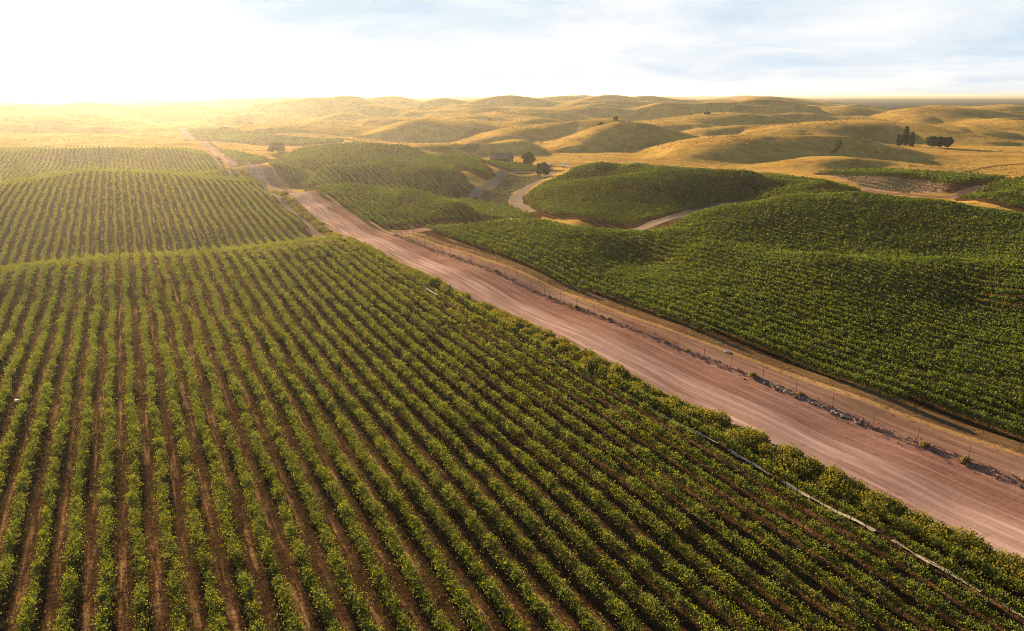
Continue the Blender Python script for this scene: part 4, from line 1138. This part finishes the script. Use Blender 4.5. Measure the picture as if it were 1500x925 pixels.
# small things between the rows
x, y, z = base(25, 590); r_ = empty('bucket', (x, y, z)); tag(r_, 'small white bucket on the ground between the leftmost vine rows', 'bucket')
MB().tube([(0, 0, 0), (0, 0, .45)], [.20, .26], 12).build('pail', M_WHITE, r_); MB().tube([(-.25, 0, .42), (-.18, 0, .66), (.18, 0, .66), (.25, 0, .42)], .015, 5).build('handle', M_METAL, r_)
x, y, z = base(498, 851); tag(MB().tube([(0, 0, -.1), (.02, 0, .3), (0, .02, .62)], [.07, .065, .06], 10).build('grow_tube', M_BLUE), 'pale blue grow tube standing between two foreground vine rows', 'grow tube').location = (x, y, z)
x, y, z = base(17, 577); tag(MB().tube([(0, 0, -.3), (.10, .1, 1.1), (.22, .22, 2.3)], [.07, .06, .05], 7).build('leaning_stake', M_PALE), 'pale leaning wooden stake in a gap of a vine row at the left edge', 'stake').location = (x, y, z)

# weeds and dry litter on the foreground soil, scrub in the valley, straw on the verges
def scatter(name, label, mat, n, umin, umax, wmin, wmax, hmax, size, seed, dens=None, keep=None):
    r = np.random.default_rng(seed)
    u = umin + (umax - umin) * r.random(n) ** 1.3; w = r.uniform(wmin, wmax, n)
    x, y = uw2xy(u, w); z = H(x, np.maximum(y, 1)); px, py, zc = project(x, y, z)
    ok = (px > -100) & (px < 1600) & (py < 1010) & (zc > 35)
    if dens is not None:
        q = np.sin(u / 3.7 + seed) * np.sin(w / 2.9 + u / 11) + np.sin(u / 9.1 + 2) * np.sin(w / 6.3 + seed)
        ok &= q > dens
    if keep is not None: ok &= keep(x, y)
    u, w, x, y, z = (a[ok] for a in (u, w, x, y, z))
    k = 6; j = np.repeat(np.arange(len(x)), k); f = r.random(len(j))
    s = size * np.clip(np.hypot(x, y) / 110, .7, 3)[j] * r.uniform(.6, 1.3, len(j))
    c = np.stack([x[j] + r.normal(0, .16, len(j)), y[j] + r.normal(0, .16, len(j)), z[j] + .02 + f * hmax * r.uniform(.4, 1, len(j))], 1)
    return tag(quads_obj(name, kites(c, s, r), mat), label, 'weeds', None, 'stuff')
M_GREENWEED = leaf_mat('alley_weeds', (.030, .050, .010), (.055, .075, .014), (.09, .105, .022), (.12, .10, .03), .62, .8, .45)
M_DRYWEED = leaf_mat('dry_alley_litter', (.10, .050, .022), (.18, .090, .038), (.28, .16, .07), (.20, .08, .03), .5, .7, .3, (1.2, 1.1, 1.0))
on_front = lambda x, y: in_poly(x, y, FIELDS['front'])
scatter('green_weeds', 'low green weeds in the alleys between foreground vines', M_GREENWEED, 26000, 30, 236, -130, 68, .30, .11, 3, .55, on_front)
scatter('dry_litter', 'dry brown grass and prunings in the alleys between foreground vines', M_DRYWEED, 42000, 30, 236, -130, 68, .20, .11, 4, -.1, on_front)
sp = np.array(SCRUB); su, sw = xy2uw(sp[:, 0], sp[:, 1])
scatter('valley_scrub', 'grey green scrub filling the small valley by the barn', M_WEED, 9000, su.min(), su.max(), sw.min(), sw.max(), .9, .16, 5, -.35, lambda x, y: in_poly(x, y, SCRUB))
scatter('verge_straw', 'dry straw tufts along the upper track and the fence line', M_STRAWTUFT, 14000, 25, 238, 78, 102, .28, .09, 6, None, lambda x, y: (lambda uw: (np.abs(uw[1] - track_r(uw[0])) < .9) | ((uw[1] > track_r(uw[0]) + 1.0) & (uw[1] < track_r(uw[0]) + 3.2) & (np.sin(uw[0] * .9) > .2)))(xy2uw(x, y)))
on_hill = lambda x, y: (np.hypot(x, y) > np.interp(np.arctan2(x, y), [a for a, r in _ea], [r for a, r in _ea]) + 8) & (np.sin(x / 31 + 1.7 * np.sin(y / 47)) * np.sin(y / 27 + x / 83) + .5 * np.sin(x / 11.3) * np.sin(y / 13.7) > .25)
def hill_scatter(name, label, mat, n, size, seed, hmax):
    r = np.random.default_rng(seed); y = 440 + 900 * r.random(n) ** 1.2; x = r.uniform(-.72, .72, n) * y
    ok = on_hill(x, y); x, y = x[ok], y[ok]; k = 4; j = np.repeat(np.arange(len(x)), k)
    c = np.stack([x[j] + r.normal(0, .4, len(j)), y[j] + r.normal(0, .4, len(j)), H(x, y)[j] + r.random(len(j)) * hmax], 1)
    return tag(quads_obj(name, kites(c, size * (y[j] / 600) * r.uniform(.6, 1.3, len(j)), r), mat), label, 'grass', None, 'stuff')
hill_scatter('dry_tussocks', 'rough straw tussocks over the flanks of the golden hills', M_STRAWTUFT, 60000, .42, 31, .35)
hill_scatter('dry_brush', 'sparse brown brush specks over the flanks of the golden hills', M_DRYWEED, 16000, .55, 32, .5)
# young vines in the bare plot
yp = np.array(YOUNG); yu, yw = xy2uw(yp[:, 0], yp[:, 1]); V = []
for w in np.arange(yw.min(), yw.max(), 2.7 * 2):
    u = np.arange(yu.min(), yu.max(), .5); x, y = uw2xy(u, np.full(u.shape, w)); m = in_poly(x, y, YOUNG)
    x, y = x[m], y[m]; j = np.repeat(np.arange(len(x)), 9)
    V.append(kites(np.stack([x[j] + R5.normal(0, .16, len(j)), y[j] + R5.normal(0, .16, len(j)), H(x, y)[j] + R5.uniform(.1, 1.3, len(j))], 1), np.full(len(j), .38), R5))
tag(quads_obj('young_vines', np.concatenate(V), M_GREENWEED), 'thin lines of young vines on the bare brown plot', 'vineyard', None, 'stuff')
# ------------------------------------------------------------------ the air
hm, t, out = new_mat('valley_air')
pv = N(t, 'ShaderNodeVolumePrincipled')
pv.inputs['Color'].default_value = (.98, .91, .78, 1)
pv.inputs['Density'].default_value = HAZE_DENSITY
pv.inputs['Anisotropy'].default_value = 0.70
t.links.new(pv.outputs[0], out.inputs['Volume'])
hb = MB().box((0, 12500, 24), (60000, 29000, 74))
ho = hb.build('haze', hm)
tag(ho, None, None, None, 'stuff')
